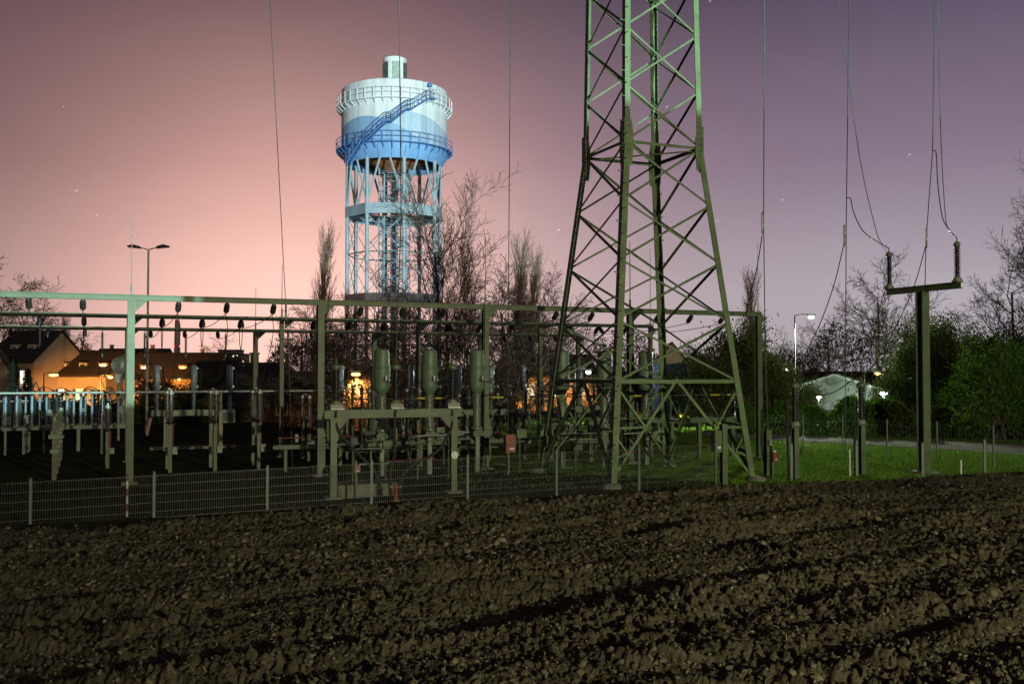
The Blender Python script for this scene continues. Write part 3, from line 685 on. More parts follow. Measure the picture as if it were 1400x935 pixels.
spots = [(-6.6, 36.4), (-5.2, 36.4), (-3.8, 36.4), (.6, 36.9), (7.4, 37.0), (8.8, 37.0), (11.6, 37.0), (13.2, 37.0), (18.4, 37.5)]
for i, (u, v) in enumerate(spots): dup(ds, W(u, v), UA, f'ribbed disconnector switch in the middle row just before the middle gantry, {ORD[i]} from the left', 'disconnector switches in the middle row', scale=(1, .85, .8 + .1 * (i % 3)))
def breaker():
    root = thing('circuit_breaker', '', 'breaker')
    for x in (-1.1, 1.1): MB().hbeam((x, 0, -.1), (x, 0, 1.42), .13, .13, .012, (0, 1, 0)).build('leg', 'paint_gray', root)
    MB().box((0, 0, 1.54), (3.3, .22, .24)).build('crossbeam', 'paint_gray', root)
    MB().box((0, .0, .10), (3.4, .26, .12)).build('ground_rail', 'concrete', root)
    db = MB().box((1.35, -.24, 1.36), (.56, .3, .5)).build('drive_box', 'paint_gray', root); MB().box((1.35, -.40, 1.36), (.40, .02, .36)).build('box_door', 'dark_box', db)
    for x in (-1.45, 0, 1.45):
        MB().lathe(sheds(1.66, 2.45, 11, .05, .09), (x, 0, 0), 12).build('post_insulator', 'porc_blue', root, smooth=40)
        pl = MB().lathe([(.05, 2.44), (.11, 2.47), (.125, 2.5), (.125, 3.45), (.10, 3.5), (.0, 3.51)], (x, 0, 0), 14, cap=False).build('breaker_pole', 'porc_blue', root, smooth=35)
        MB().box((x + .12, 0, 2.62), (.1, .14, .1)).box((x + .12, 0, 3.38), (.1, .14, .1)).build('terminal_pad', 'galv', pl)
        MB().lathe(sheds(2.5, 3.42, 12, .025, .045), (x + .26, .1, 0), 8).build('side_insulator', 'porc_dark', root, smooth=40)
    MB().prism([(-1.75, -.15, 1.36), (-1.62, -.15, 1.36), (-1.78, -.15, .62), (-1.86, -.15, .66)], (0, .03, 0)).build('brace_plate', 'red', root)
    return root
br = breaker()
for i, (u, v, l) in enumerate([(4.0, 43.2, 'breaker with three tall pale poles on a crossbeam, in front of the dark hipped roof'), (10.6, 38.9, 'breaker with three poles behind the bushing frame, under the bare trees'), (15.6, 39.0, 'breaker with three poles behind the left side of the pylon'), (20.6, 40.5, 'breaker with three poles seen through the middle of the pylon')]):
    if i == 0: br.location = W(u, v); br.rotation_euler = (0, 0, UA); tag(br, l, 'breaker', 'three-pole breakers')
    else: dup(br, W(u, v), UA, l)

# bank of pale slender columns at the left
def bank():
    root = thing('insulator_bank', 'long rack of pale slender insulator columns in front of the lit houses', 'rack', W(-8.0, 44.4), UA)
    L = 9.6; rr = random.Random(5)
    MB().hbeam((0, 0, .98), (L, 0, .98), .2, .16, .014, (0, 0, 1)).build('beam', 'paint_gray', root)
    MB().hbeam((0, 1.1, .98), (L, 1.1, .98), .2, .16, .014, (0, 0, 1)).build('beam', 'paint_gray', root)
    for k in range(6):
        for y in (0, 1.1): MB().hbeam((.1 + k * (L - .2) / 5, y, -.1), (.1 + k * (L - .2) / 5, y, .9), .12, .12, .012, (0, 1, 0)).build('leg', 'paint_gray', root)
    x = .2; k = 0
    while x < L - .1:
        y = 0 if k % 2 else 1.1; kind = k % 5
        if kind in (0, 3) and x < 4.6:
            c = MB().box((x, y, 1.68), (.34 if kind == 0 else .24, .24, 1.22)).build('cabinet', 'porc_blue', root); MB().box((x, y - .125, 1.25), (.22, .015, .3)).build('box_door', 'paint_gray', c)
        else:
            c = MB().lathe(sheds(1.07, 2.22 + .06 * (k % 3), 14, .045, .075), (x, y, 0), 10).build('column', 'porc_blue', root, smooth=40)
            MB().lathe([(.06, 0), (.07, .02), (.07, .10), (.03, .12), (.03, .2)], (x, y, 2.22 + .06 * (k % 3)), 8).build('column_cap', 'dark_box', c, smooth=35)
        if k % 3 == 0:
            zc = rr.uniform(1.2, 2.2); MB().box((x + .1, .55, zc), (rr.uniform(.12, .34), .3, rr.uniform(.14, .4))).build('switch_box', ('porc_blue', 'paint_gray', 'white', 'dark_box')[k // 3 % 4], root)
        if k % 4 == 1: MB().tube(bez([(x, y, 2.4), (x + rr.uniform(.1, .3), .55, 2.62 + rr.uniform(-.1, .2)), (x + rr.uniform(.2, .7), 1.1 - y, 2.4)]), .022, 5).build('link_wire', 'cable', root, smooth=60)
        if k % 2: MB().lathe(sheds(1.07, 2.0 + rr.uniform(0, .3), 9, .05, .10), (x + .08, .55, 0), 8).build('column', ('porc_dark', 'porc_brown')[k // 2 % 2], root, smooth=40)
        x += rr.uniform(.15, .30); k += 1
    MB().tube([(0, .55, 2.05), (L, .55, 2.05)], .03, 6).build('busbar', 'galv', root)
    MB().box((.9, .3, 1.55), (1.5, .9, 1.0)).build('cabinet', 'porc_blue', root)
    for x in (.8, 2.2, 4.0, 6.0, 7.7): MB().tube(bez([(x, .0, 2.4), (x + .3, .3, 2.62), (x + .7, .8, 2.45)]), .018, 6).build('link_wire', 'cable', root, smooth=60)
    return root
bank()
tb = thing('tube_busbar', 'long pale horizontal busbar tube crossing the yard in front of the column rack', 'busbar', W(-9, 42.6), UA)
MB().tube([(0, 0, 2.42), (18.4, 0, 2.42)], .05, 8).build('tube', 'galv', tb, smooth=60)
for x in (.5, 5.0, 9.5, 14.0, 18.2):
    MB().hbeam((x, 0, -.1), (x, 0, 1.6), .1, .1, .01, (0, 1, 0)).build('stand', 'paint_gray', tb)
    MB().lathe(sheds(1.6, 2.36, 10, .045, .08), (x, 0, 0), 10).build('post_insulator', 'porc_brown', tb, smooth=40)
tb = thing('tube_busbar', 'dark horizontal busbar with yellow sleeves behind the green transformers', 'busbar', W(7.0, 33.2), UA)
MB().tube([(0, 0, 2.32), (17.0, 0, 2.32)], .022, 8).build('tube', 'dark_box', tb, smooth=60)
for x in (.25, 4.5, 8.7, 12.9, 16.7):
    MB().hbeam((x, 0, -.1), (x, 0, 1.5), .1, .1, .01, (0, 1, 0)).build('stand', 'paint', tb); MB().lathe(sheds(1.5, 2.28, 10, .045, .08), (x, 0, 0), 10).build('post_insulator', 'porc_dark', tb, smooth=40)
for x in (1.0, 3.5, 4.15, 6.3, 7.1, 11.2, 12.0, 15.6, 16.4): MB().tube([(x, 0, 2.32), (x + .45, 0, 2.32)], .034, 8).build('yellow_sleeve', 'yellow', tb, smooth=60)
tb = thing('drive_shaft', 'thin red drive rod running low behind the green transformers', 'rod', W(5.6, 32.4), UA)
MB().tube([(0, 0, 1.12), (7.8, 0, 1.12)], .022, 6).build('rod', 'red', tb)
MB().hbeam((-.1, .35, .80), (9.0, .35, .80), .12, .14, .012, (0, 0, 1)).build('rail', 'paint', tb)
for x in (.3, 2.6, 4.9, 7.2): MB().hbeam((x, .35, -.1), (x, .35, .74), .1, .1, .01, (0, 1, 0)).build('leg', 'paint', tb)
for x in (.6, 1.9, 3.3, 5.2, 6.4):
    MB().box((x, .05, 1.1), (.1, .12, .26)).build('bearing', 'paint_gray', tb); MB().tube([(x + .2, .1, 1.1), (x + .25, .25, 1.75)], .02, 6).build('crank_rod', 'red' if x > 3 else 'galv', tb)

# pipework and control wires low in the middle of the yard
rr = random.Random(17)
for i, (u0, v0, n) in enumerate(((6.9, 28.9, 4), (12.4, 29.2, 4), (8.6, 33.9, 5), (14.2, 33.4, 5))):
    t = thing('control_pipework', 'tangle of thin control pipes and boxes ' + ('behind the near bushing frame', 'by the red switch box left of the pylon', 'behind the three left green transformers', 'behind the three right green transformers')[i], 'pipework', W(u0, v0), UA, 'pipework low in the yard')
    for k in range(n + 3):
        x = rr.uniform(0, 4.2); z = rr.uniform(.5, 1.5); MB().tube([(x, 0, z), (x + rr.uniform(.5, 1.6), rr.uniform(-.1, .2), z + rr.uniform(-.05, .05))], rr.uniform(.015, .035), 6).build('pipe', rr.choice(('paint', 'paint_gray', 'galv', 'red')), t)
    for k in range(n):
        x = .3 + k * 4.0 / n; h = rr.uniform(1.0, 1.7); MB().tube([(x, .1, -.05), (x, .1, h)], .03, 6).build('upright', 'paint', t); b = MB().box((x, 0, rr.uniform(.7, h)), (rr.uniform(.14, .34), .16, rr.uniform(.16, .36))).build('control_box', rr.choice(('paint_gray', 'dark_box', 'paint')), t)
        MB().tube(bez([(x, .05, h), (x + .3, .1, h + .5), (x + rr.uniform(.3, .8), .3, h + .1), (x + .8, .3, .6)]), .012, 5).build('control_wire', 'cable', t, smooth=60)

# row of capped pedestals at the left
def pedestal():
    root = thing('pedestal_post', '', 'post')
    MB().hbeam((0, 0, -.1), (0, 0, 1.72), .13, .13, .012, (0, 1, 0)).build('post', 'concrete', root)
    MB().box((0, 0, 1.30), (.34, .14, .11)).build('crossarm', 'paint_gray', root); MB().box((0, 0, .86), (.24, .16, .10)).build('clamp', 'paint_gray', root)
    MB().lathe([(.07, 1.72), (.09, 1.74), (.09, 1.9), (.05, 1.94)], n=10).build('cap', 'porc_green', root, smooth=35); return root
pd = pedestal()
for i, v in enumerate((33.1, 35.2, 37.6, 40.2)):
    l = f'capped pedestal post in the row left of the tall gantry post, {ORD[i]} from front'
    if i == 0: pd.location = W(-.94, v); pd.rotation_euler = (0, 0, UA); tag(pd, l, 'post', 'row of capped pedestals')
    else: dup(pd, W(-.94, v), UA, l)
# stands with short posts at the left edge
for i, (px, Y) in enumerate(((20, 39), (48, 39.5))):
    p = P(px, 580, Y); t = thing('equipment_stand', f'low steel stand at the left edge of the yard, {"left" if i == 0 else "right"} one of two', 'stand', (p.x, p.y, 0), UA, 'low stands at the left edge')
    for x in (-.32, .32): MB().hbeam((x, 0, -.1), (x, 0, .95), .08, .08, .01, (0, 1, 0)).build('leg', 'paint_gray', t)
    MB().box((0, 0, 1.0), (.85, .3, .12)).build('top_plate', 'paint_gray', t)
# round dish on a mast
p = P(163, 500, 47); t = thing('dish_antenna', 'round pale dish on a short mast left of the near gantry post', 'dish', (p.x, p.y, 0), UA)
MB().tube([(0, 0, 0), (0, 0, p.z)], .06, 8).build('mast', 'galv', t, smooth=60); MB().lathe([(.02, .0), (.18, .02), (.30, .06), (.41, .13), (.415, .14), (.40, .15), (.28, .08), (.02, .04)], (0, -.06, p.z), 24, (.25, -1, .1), cap=False).build('reflector', 'galv', t, smooth=50)
MB().tube([(0, -.1, p.z), (.1, -.5, p.z + .05)], .015, 6).build('feed_arm', 'galv', t); MB().box((0, 0, p.z - .55), (.36, .3, .5)).build('equipment_box', 'galv', t)

# ------------------------------------------------------------------ T-shaped post with two insulators
def tpost():
    b = P(1263, 600, 32.0); b.z = 0; HT = 6.02
    root = thing('t_post', 'tall T-shaped steel post carrying two black ribbed insulators on its crossbar', 'post', (b.x, b.y, 0), UA)
    MB().hbeam((0, 0, -.2), (0, 0, HT - .2), .30, .30, .026, (0, 1, 0)).build('column', 'paint', root)
    MB().hbeam((0, -1.55, HT - .10), (0, 1.55, HT - .10), .20, .20, .02, (0, 0, 1)).build('crossbar', 'paint', root)
    MB().box((0, 0, .02), (.7, .7, .1)).build('base_plate', 'concrete', root)
    for zz in (1.6, 3.4, 5.2): MB().box((.075, 0, zz), (.12, .23, .012)).box((-.075, 0, zz), (.12, .23, .012)).build('stiffener', 'paint', root)
    for y in (-1.42, 1.42):
        MB().box((0, y, HT + .03), (.26, .2, .06)).build('insulator_seat', 'paint_gray', root)
        bushing(root, 0, y, HT + .08, HT + 1.18, .06, .115, 20)
    return root, b, HT
TP, TB, HT = tpost()
TL = TB + VD * 1.42 + Vector((0, 0, HT + 1.36)); TR = TB - VD * 1.42 + Vector((0, 0, HT + 1.36))
# cable terminations on short posts
def termination(px, Y, label):
    b = P(px, 600, Y); b.z = 0; root = thing('cable_termination', label, 'insulator', (b.x, b.y, 0), UA, 'black terminations on short posts')
    MB().hbeam((0, 0, -.2), (0, 0, 1.55), .17, .17, .016, (0, 1, 0)).build('post', 'paint', root)
    MB().box((-.03, 0, 1.58), (.34, .2, .06)).build('seat', 'dark_box', root)
    bushing(root, 0, 0, 1.64, 2.86, .085, .125, 20)
    MB().tube([(-.2, .1, 2.4), (-.2, .1, 1.3), (-.16, .1, -.1)], .04, 8).build('power_cable', 'cable', root, smooth=60)
    return b + Vector((0, 0, 3.05))
T1 = termination(1087, 30.4, 'black ribbed termination on a short post beside the pylon\'s right foot')
T2 = termination(1178, 31.6, 'black ribbed termination on a short post between the pylon and the T-shaped post')

# ------------------------------------------------------------------ vertical droppers and their jumpers
def dropper(label, pts, r=.013, fit=None, bar=None, extra=()):
    root = thing('dropper_wire', label, 'wire', (pts[-1].x, pts[-1].y, 0), 0, 'vertical droppers from the overhead line')
    off = Vector((pts[-1].x, pts[-1].y, 0)); L = [p - off for p in pts]
    MB().tube(L, r, 6).build('conductor', 'wire', root, smooth=60)
    if fit is not None:
        f = fit - off; s = MB(); s.tube([f + Vector((0, 0, .35)), f + Vector((0, 0, .30)), f - Vector((0, 0, .30)), f - Vector((0, 0, .35))], [.012, .035, .035, .012], 8); s.build('tension_spring', 'galv', root, smooth=50)
    if bar is not None:
        f = bar - off; MB().box(f, (.44, .05, .05), (UD, VD, Vector((0, 0, 1)))).build('spreader_bar', 'dark_box', root)
        MB().tube([f + Vector((0, 0, .25)), f - Vector((0, 0, .3))], .03, 8).build('spreader_clamp', 'dark_box', root)
    return root
Yd = 33.0
dropper('slanting dropper wire over the left half of the yard, with small spreader bar', [P(349, -420, Yd), P(369, 0, Yd), P(391, 425, Yd), P(394, 470, Yd), P(400, 640, Yd)], .013, P(391, 424, Yd), P(393.5, 464, Yd))
dropper('vertical dropper wire ending near the red switch box left of the pylon', [P(698.5, -420, 31.4), P(698, 0, 31.4), P(695, 430, 31.4), P(694.5, 590, 31.4)], .015)
dropper('vertical dropper wire just right of the pylon', [P(1046, -420, 30.4), P(1045, 0, 30.4), P(1044, 300, 30.4), P(1046, 470, 30.4), P(1050, 590, 30.4)], .015, P(1042.5, 305, 30.4), P(1046.5, 466, 30.4))
dropper('vertical dropper wire midway between the pylon and the T-shaped post', [P(1161.5, -420, 31), P(1161, 0, 31), P(1157, 300, 31), P(1156, 470, 31), P(1156, 632, 31)], .015, P(1154.5, 322, 31), P(1156, 472, 31))
dropper('dropper wire that comes down behind the crossbar of the T-shaped post', [P(1280, -420, 33.2), P(1278, 0, 33.2), P(1275, 205, 33.2), P(1266, 330, 33.2), P(1264.5, 400, 33.2), P(1264.5, 640, 33.2)], .015, P(1267, 325, 33.2))
wire('jumper_cable', bez([P(1157, 271, 31), P(1163, 272, 31.1), P(1167, 290, 31.2), P(1180, 316, 31.6), P(1200, 331, 32.4), TL]), .016, 'curved black cable from the middle dropper to the T-shaped post\'s left insulator', None, 'cable')
wire('jumper_cable', bez([P(1275, 206, 33.2), P(1280, 210, 32.6), P(1282, 250, 32), P(1288, 295, 31), P(1296, 312, 30.8), TR]), .016, 'curved black cable beside the right insulator of the T-shaped post', None, 'cable')
wire('line_wire', [P(1130, -420, 34.5)] + bez([P(1146, 0, 34), P(1160, 110, 33.8), P(1177, 225, 33.5), P(1195, 305, 33.4), P(1204, 331, 33.4), TL]), .014, 'slanting conductor that meets the left insulator of the T-shaped post', None)
wire('line_wire', [P(1279, -420, 31)] + bez([P(1282, 0, 30.9), P(1286, 180, 30.8), P(1292, 290, 30.7), P(1297, 313, 30.7), TR]), .014, 'steep conductor that meets the right insulator of the T-shaped post', None)
wire('jumper_cable', bez([P(1153.5, 335, 31), P(1140, 390, 30.9), P(1120, 445, 30.7), P(1097, 492, 30.5), T1]), .016, 'slanting black cable down to the termination beside the pylon', None, 'cable')
wire('jumper_cable', bez([P(1266, 335, 33.2), P(1250, 390, 32.8), P(1228, 440, 32.4), P(1200, 490, 32), T2]), .016, 'slanting black cable down to the termination left of the T-shaped post', None, 'cable')
wire('jumper_cable', bez([P(1042, 322, 30.4), P(1034, 370, 31.5), P(1022, 420, 33), P(1012, 470, 34)]), .016, 'black cable running down from the dropper beside the pylon toward the yard', None, 'cable')
wire('jumper_cable', bez([T1, P(1110, 540, 30.8), P(1140, 536, 31.2), P(1165, 520, 31.5), T2]), .016, 'slack black cable between the two terminations on short posts', None, 'cable')

# markers and small posts on the lawn
for i, (px, py0, py1, Y) in enumerate(((1162, 616, 645, 31.0), (1314, 630, 646, 30.6))):
    b = P(px, py1, Y); a = P(px, py0, Y); t = thing('marker_peg', 'white marker peg standing on the lawn ' + ('beside the middle dropper' if i == 0 else 'right of the T-shaped post'), 'marker', (b.x, b.y, 0), 0, 'white pegs on the lawn')
    MB().tube([(0, 0, -.05), (0, 0, a.z)], .028, 8).build('peg', 'white', t, smooth=60); MB().lathe([(.034, 0), (.03, .03), (.0, .04)], (0, 0, a.z), 8, cap=False).build('peg_cap', 'white', t)
for i, (px, py0, Y, l) in enumerate(((1082, 612, 30.0, 'beside the near black termination'), (1171, 612, 31.0, 'beside the second black termination'), (1346, 606, 30.8, 'right of the T-shaped post'), (1261, 610, 31.0, 'in front of the T-shaped post\'s column'))):
    a = P(px, py0, Y); t = thing('short_post', 'short teal fence post without wire ' + l, 'post', (a.x, a.y, 0), 0, 'short teal posts'); MB().box((0, 0, a.z / 2), (.07, .05, a.z + .2)).build('post', 'green_post', t); MB().box((0, 0, a.z + .11), (.08, .06, .025)).build('post_cap', 'dark_box', t)
b = P(174, 690, 22.6); t = thing('marker_pole', 'red and white striped marker pole at the mesh fence', 'marker', (b.x, b.y, 0))
for k in range(6): MB().tube([(0, 0, -.05 + k * .17), (0, 0, .12 + k * .17)], .024, 8).build('stripe', 'white' if k % 2 == 0 else 'red', t, smooth=60)
b = P(541, 680, 25.2); t = thing('hydrant', 'small red hydrant with two outlets behind the mesh fence', 'hydrant', (b.x, b.y, 0))
MB().lathe([(.09, 0), (.09, .04), (.06, .06), (.06, .34), (.075, .36), (.06, .42), (.0, .45)], n=12, cap=False).build('body', 'red', t, smooth=40)
for s in (-1, 1): MB().lathe([(.03, .04), (.03, .12), (.035, .13), (.0, .14)], (0, 0, .36), 8, (s, 0, 0), cap=False).build('outlet', 'galv', t, smooth=40)
# ------------------------------------------------------------------ water tower
def tank_mat():
    m = bpy.data.materials.new('tank_paint'); m.use_nodes = True; nt = m.node_tree; b = nt.nodes['Principled BSDF']; b.inputs['Roughness'].default_value = .55
    t = nt.nodes.new('ShaderNodeTexCoord'); s = nt.nodes.new('ShaderNodeSeparateXYZ'); nt.links.new(t.outputs['Object'], s.inputs[0])
    def M(op, a, b_=None):
        n = nt.nodes.new('ShaderNodeMath'); n.operation = op
        for i, v in enumerate((a, b_)):
            if v is None: continue
            if isinstance(v, (int, float)): n.inputs[i].default_value = v
            else: nt.links.new(v, n.inputs[i])
        return n.outputs[0]
    th = M('ARCTAN2', s.outputs['X'], M('MULTIPLY', s.outputs['Y'], -1))        # 0 toward the camera, + to the right
    def below(z0, amp, k, ph, amp2=0, k2=1, ph2=0):
        w = M('ADD', M('MULTIPLY', M('SINE', M('ADD', M('MULTIPLY', th, k), ph)), amp), z0)
        if amp2: w = M('ADD', w, M('MULTIPLY', M('SINE', M('ADD', M('MULTIPLY', th, k2), ph2)), amp2))
        return M('LESS_THAN', s.outputs['Z'], w)
    def layer(prev, fac, col):
        x = nt.nodes.new('ShaderNodeMix'); x.data_type = 'RGBA'; nt.links.new(fac, x.inputs[0])
        if isinstance(prev, tuple): x.inputs[6].default_value = (*prev, 1)
        else: nt.links.new(prev, x.inputs[6])
        x.inputs[7].default_value = (*col, 1); return x.outputs[2]
    c = layer((.78, .78, .85), below(34.4, .9, 2, 0.3, .45, 3, .9), (.47, .57, .76))
    c = layer(c, below(33.4, 1.6, 1.5, 2.75, .4, 3, 2.2), (.27, .42, .68))
    c = layer(c, below(32.0, .5, 2, 3.4, .25, 4, 1.0), (.15, .31, .66))
    n = nt.nodes.new('ShaderNodeTexNoise'); n.inputs['Scale'].default_value = .9; n.inputs['Detail'].default_value = 6; nt.links.new(t.outputs['Object'], n.inputs['Vector'])
    mp_ = nt.nodes.new('ShaderNodeMapping'); mp_.inputs['Scale'].default_value = (2.2, 2.2, .12); nt.links.new(t.outputs['Object'], mp_.inputs[0]); nt.links.new(mp_.outputs[0], n.inputs['Vector'])
    r = nt.nodes.new('ShaderNodeMapRange'); nt.links.new(n.outputs['Fac'], r.inputs[0]); r.inputs[1].default_value = .35; r.inputs[2].default_value = .75; r.inputs[3].default_value = 1.04; r.inputs[4].default_value = .72
    v = nt.nodes.new('ShaderNodeVectorMath'); v.operation = 'SCALE'; nt.links.new(c, v.inputs[0]); nt.links.new(r.outputs[0], v.inputs['Scale'])
    nt.links.new(v.outputs[0], b.inputs['Base Color']); MATS['tank_paint'] = m
tank_mat()
mat('tank_blue', (.20, .37, .70), .5, var=.15, scale=.6); mat('tank_white', (.82, .82, .88), .5, var=.1, scale=.8)
mat('tower_steel', (.32, .38, .47), .5, var=.18, scale=.7); mat('rust_or_warmlight', (.55, .20, .08), .8, var=.3, scale=.5); mat('louvre', (.40, .46, .42), .6); mat('dark_void', (.02, .02, .022), .8)  # tank floor's rust raised to orange, warm light put into its colour
mat('rail_blue', (.09, .19, .48), .5)
def tower():
    b = P(538.5, 500, 130); root = thing('water_tower', 'tall round water tower with white and blue wave painting on eight steel legs', 'water tower', (b.x, b.y, 0), 0)
    RT, RB, ZT, ZC, ZS = 6.9, 6.2, 39.6, 31.7, 29.9
    N = 96
    MB().lathe([(RT - .1, ZC - .05), (RT, ZC), (RT, ZT), (RT - .12, ZT + .12), (RT - .3, ZT + .12), (1.6, ZT + 1.5)], n=N, cap=False).build('tank_shell', 'tank_paint', root, smooth=30)
    MB().lathe([(RB - .12, ZS - .02), (RB, ZS), (RT + .05, ZC - .35), (RT + .05, ZC), (RT - .2, ZC)], n=N, cap=False).build('tank_skirt', 'tank_blue', root, smooth=30)
    MB().lathe([(.6, ZS - .7), (1.0, ZS - .6), (RB - .3, ZS + 1.5)], n=64, cap=False).build('tank_floor', 'rust_or_warmlight', root, smooth=30)
    for zz in (33.3, 35.2, 36.9, 38.5): MB().lathe([(RT + .002, zz - .03), (RT + .022, zz - .02), (RT + .022, zz + .02), (RT + .002, zz + .03)], n=N, cap=False).build('plate_seam', 'tank_paint', root, smooth=60)
    # seams on the skirt
    for k in range(24):
        a = 2 * math.pi * k / 24 + .06; d = Vector((math.sin(a), -math.cos(a), 0))
        MB().bar(d * (RB + .03) + Vector((0, 0, ZS)), d * (RT + .08) + Vector((0, 0, ZC - .35)), .07, .05).build('skirt_rib', 'rail_blue', root)
    # lantern
    ln = MB().lathe([(1.5, ZT + 1.0), (1.5, ZT + 4.3), (1.58, ZT + 4.32), (1.58, ZT + 4.5), (1.2, ZT + 4.75), (0, ZT + 4.85)], n=32, cap=False).build('lantern', 'tank_white', root, smooth=30)
    for k in range(6):
        a = R(12 + 60 * k); d = Vector((math.sin(a), -math.cos(a), 0)); t = Vector((math.cos(a), math.sin(a), 0))
        MB().box(d * 1.44 + Vector((0, 0, ZT + 2.75)), (.95, .2, 2.3), (t, d, Vector((0, 0, 1)))).build('louvre_opening', 'dark_void' if k in (1, 5) else 'louvre', ln)
        s = MB()
        for j in range(9): s.box(d * 1.54 + Vector((0, 0, ZT + 1.75 + j * .25)), (.93, .04, .10), (t, (d + Vector((0, 0, .5))).normalized(), (Vector((0, 0, 1)) - d * .5).normalized()))
        s.build('louvre_slat', 'louvre', ln)
    # catwalks
    def catwalk(z, rin, rout, mrail, mfloor, gap=None, h=1.25):
        fl = MB().lathe([(rin, z - .08), (rout, z - .08), (rout, z), (rin, z)], n=64, cap=False); fl.build('catwalk_floor', mfloor, root, smooth=30)
        np_ = 40; pst = []
        for k in range(np_):
            a = 2 * math.pi * (k + .5) / np_; d = Vector((math.sin(a), -math.cos(a), 0))
            MB().bar(d * rout + Vector((0, 0, z)), d * rout + Vector((0, 0, z + h)), .07).build('rail_post', mrail, root)
            MB().bar(d * (rin - .05) + Vector((0, 0, z - .75)), d * rout + Vector((0, 0, z - .1)), .08, .08).build('bracket', mrail, root)
        for hh in (h, h * .52): MB().tube([Vector((math.sin(2 * math.pi * k / 64), -math.cos(2 * math.pi * k / 64), 0)) * rout + Vector((0, 0, z + hh)) for k in range(65)], .04, 5).build('rail', mrail, root)
    catwalk(37.25, RT, RT + .62, 'tank_white', 'tank_white')
    catwalk(ZC + .02, RT, RT + .68, 'rail_blue', 'rail_blue')
    # stair round the shell, lower left to upper right, with landings
    def ang(px):  return math.asin(max(-1, min(1, (px - 538.5) / (78.5)))) 
    seg = [(487, 31.9 - 2.9), (507, 31.75), (512, 31.75), (537, 34.0), (543, 34.0), (562, 35.6), (568, 35.7), (588, 37.3), (595, 37.35)]
    rs = 7.75; pts = []
    def cyl(a, z, r=rs): return Vector((math.sin(a) * r, -math.cos(a) * r, z))
    for (p0, z0), (p1, z1) in zip(seg[:-1], seg[1:]):
        a0, a1 = ang(p0), ang(p1); flat = abs(z1 - z0) < .15; n = 2 if flat else 4
        q = [cyl(a0 + (a1 - a0) * i / n, z0 + (z1 - z0) * i / n) for i in range(n + 1)]
        for w in (-.4, .4):
            MB().tube([cyl(a0 + (a1 - a0) * i / n, z0 + (z1 - z0) * i / n, rs + w) for i in range(n + 1)], .10, 4).build('stair_stringer', 'rail_blue', root)
            for hh in (.6, 1.15): MB().tube([cyl(a0 + (a1 - a0) * i / n, z0 + (z1 - z0) * i / n + hh, rs + w) for i in range(n + 1)], .04, 4).build('stair_rail', 'rail_blue', root)
            for i in range(n + 1): MB().bar(q[i] * 1 + (cyl(a0 + (a1 - a0) * i / n, 0, 1)) * w, q[i] + cyl(a0 + (a1 - a0) * i / n, 0, 1) * w + Vector((0, 0, 1.15)), .05).build('rail_post', 'rail_blue', root)
        nt_ = 3 if flat else 12
        for i in range(nt_):
            f = (i + .5) / nt_; a = a0 + (a1 - a0) * f; d = Vector((math.sin(a), -math.cos(a), 0)); t = Vector((math.cos(a), math.sin(a), 0))
            MB().box(cyl(a, z0 + (z1 - z0) * f), (.26 if not flat else .3, .8, .05), (t, d, Vector((0, 0, 1)))).build('stair_tread', 'rail_blue', root)
    MB().box(cyl(ang(592), 39.2, 7.5), (.5, .3, .5)).build('stair_gate', 'rail_blue', root)
    # legs and braces
    RL = 6.15; A0 = R(-72)
    def leg(k, z, r=RL): a = A0 + R(45) * k; return Vector((math.sin(a) * r, -math.cos(a) * r, z))
    ZR, ZL = 24.2, 13.0
    for k in range(8):
        MB().tube([leg(k, -.2), leg(k, ZS + .3)], .24, 10).build('leg', 'tower_steel', root, smooth=50)
        MB().lathe([(.7, -.1), (.7, .5), (.45, .7)], leg(k, 0), 12).build('footing', 'concrete', root)
    for k in range(8):
        for s in (-1, 1):
            a = A0 + R(45) * k + s * R(17); MB().tube([leg(k, ZR + .2), Vector((math.sin(a) * RL, -math.cos(a) * RL, ZS + .2))], .15, 6).build('strut', 'tower_steel', root, smooth=50)
    for (z0, z1, rr_) in ((ZR - 1.25, ZR + .1, RL + .25), (ZL - 1.0, ZL, RL + .25)):
        for k in range(8):
            p, q = leg(k, 0, rr_), leg(k + 1, 0, rr_); pi, qi = leg(k, 0, rr_ - 1.5), leg(k + 1, 0, rr_ - 1.5)
            MB().bar(p + Vector((0, 0, (z0 + z1) / 2)), q + Vector((0, 0, (z0 + z1) / 2)), .12, z1 - z0).build('ring_girder', 'tower_steel', root)
            MB().bar(pi + Vector((0, 0, (z0 + z1) / 2)), qi + Vector((0, 0, (z0 + z1) / 2)), .10, (z1 - z0) * .7).build('ring_girder', 'tower_steel', root)
            MB().prism([p + Vector((0, 0, z0 + .2)), q + Vector((0, 0, z0 + .2)), qi + Vector((0, 0, z0 + .2)), pi + Vector((0, 0, z0 + .2))], (0, 0, .12)).build('ring_deck', 'tower_steel', root)
    for k in range(8):
        for z0, z1 in ((13.0, 18.2), (18.2, 22.9), (1.0, 6.5), (6.5, 12.0)):
            MB().tube([leg(k, z0), leg(k + 1, z1)], .055, 5).build('tie_rod', 'tower_steel', root); MB().tube([leg(k, z1), leg(k + 1, z0)], .055, 5).build('tie_rod', 'tower_steel', root)
            MB().tube([leg(k, z1 if z1 < 22 else z0), leg(k + 1, z1 if z1 < 22 else z0)], .09, 5).build('tie_beam', 'tower_steel', root)
    # stair shaft in the middle
    for k in range(8):
        a = R(45) * k + .2; d = Vector((math.sin(a), -math.cos(a), 0)); MB().tube([d * 2.0, d * 2.0 + Vector((0, 0, ZS + .2))], .11, 6).build('shaft_post', 'tower_steel', root)
    MB().tube([(0, 0, 0), (0, 0, ZS - .5)], .5, 14).build('riser_pipe', 'tower_steel', root, smooth=50)
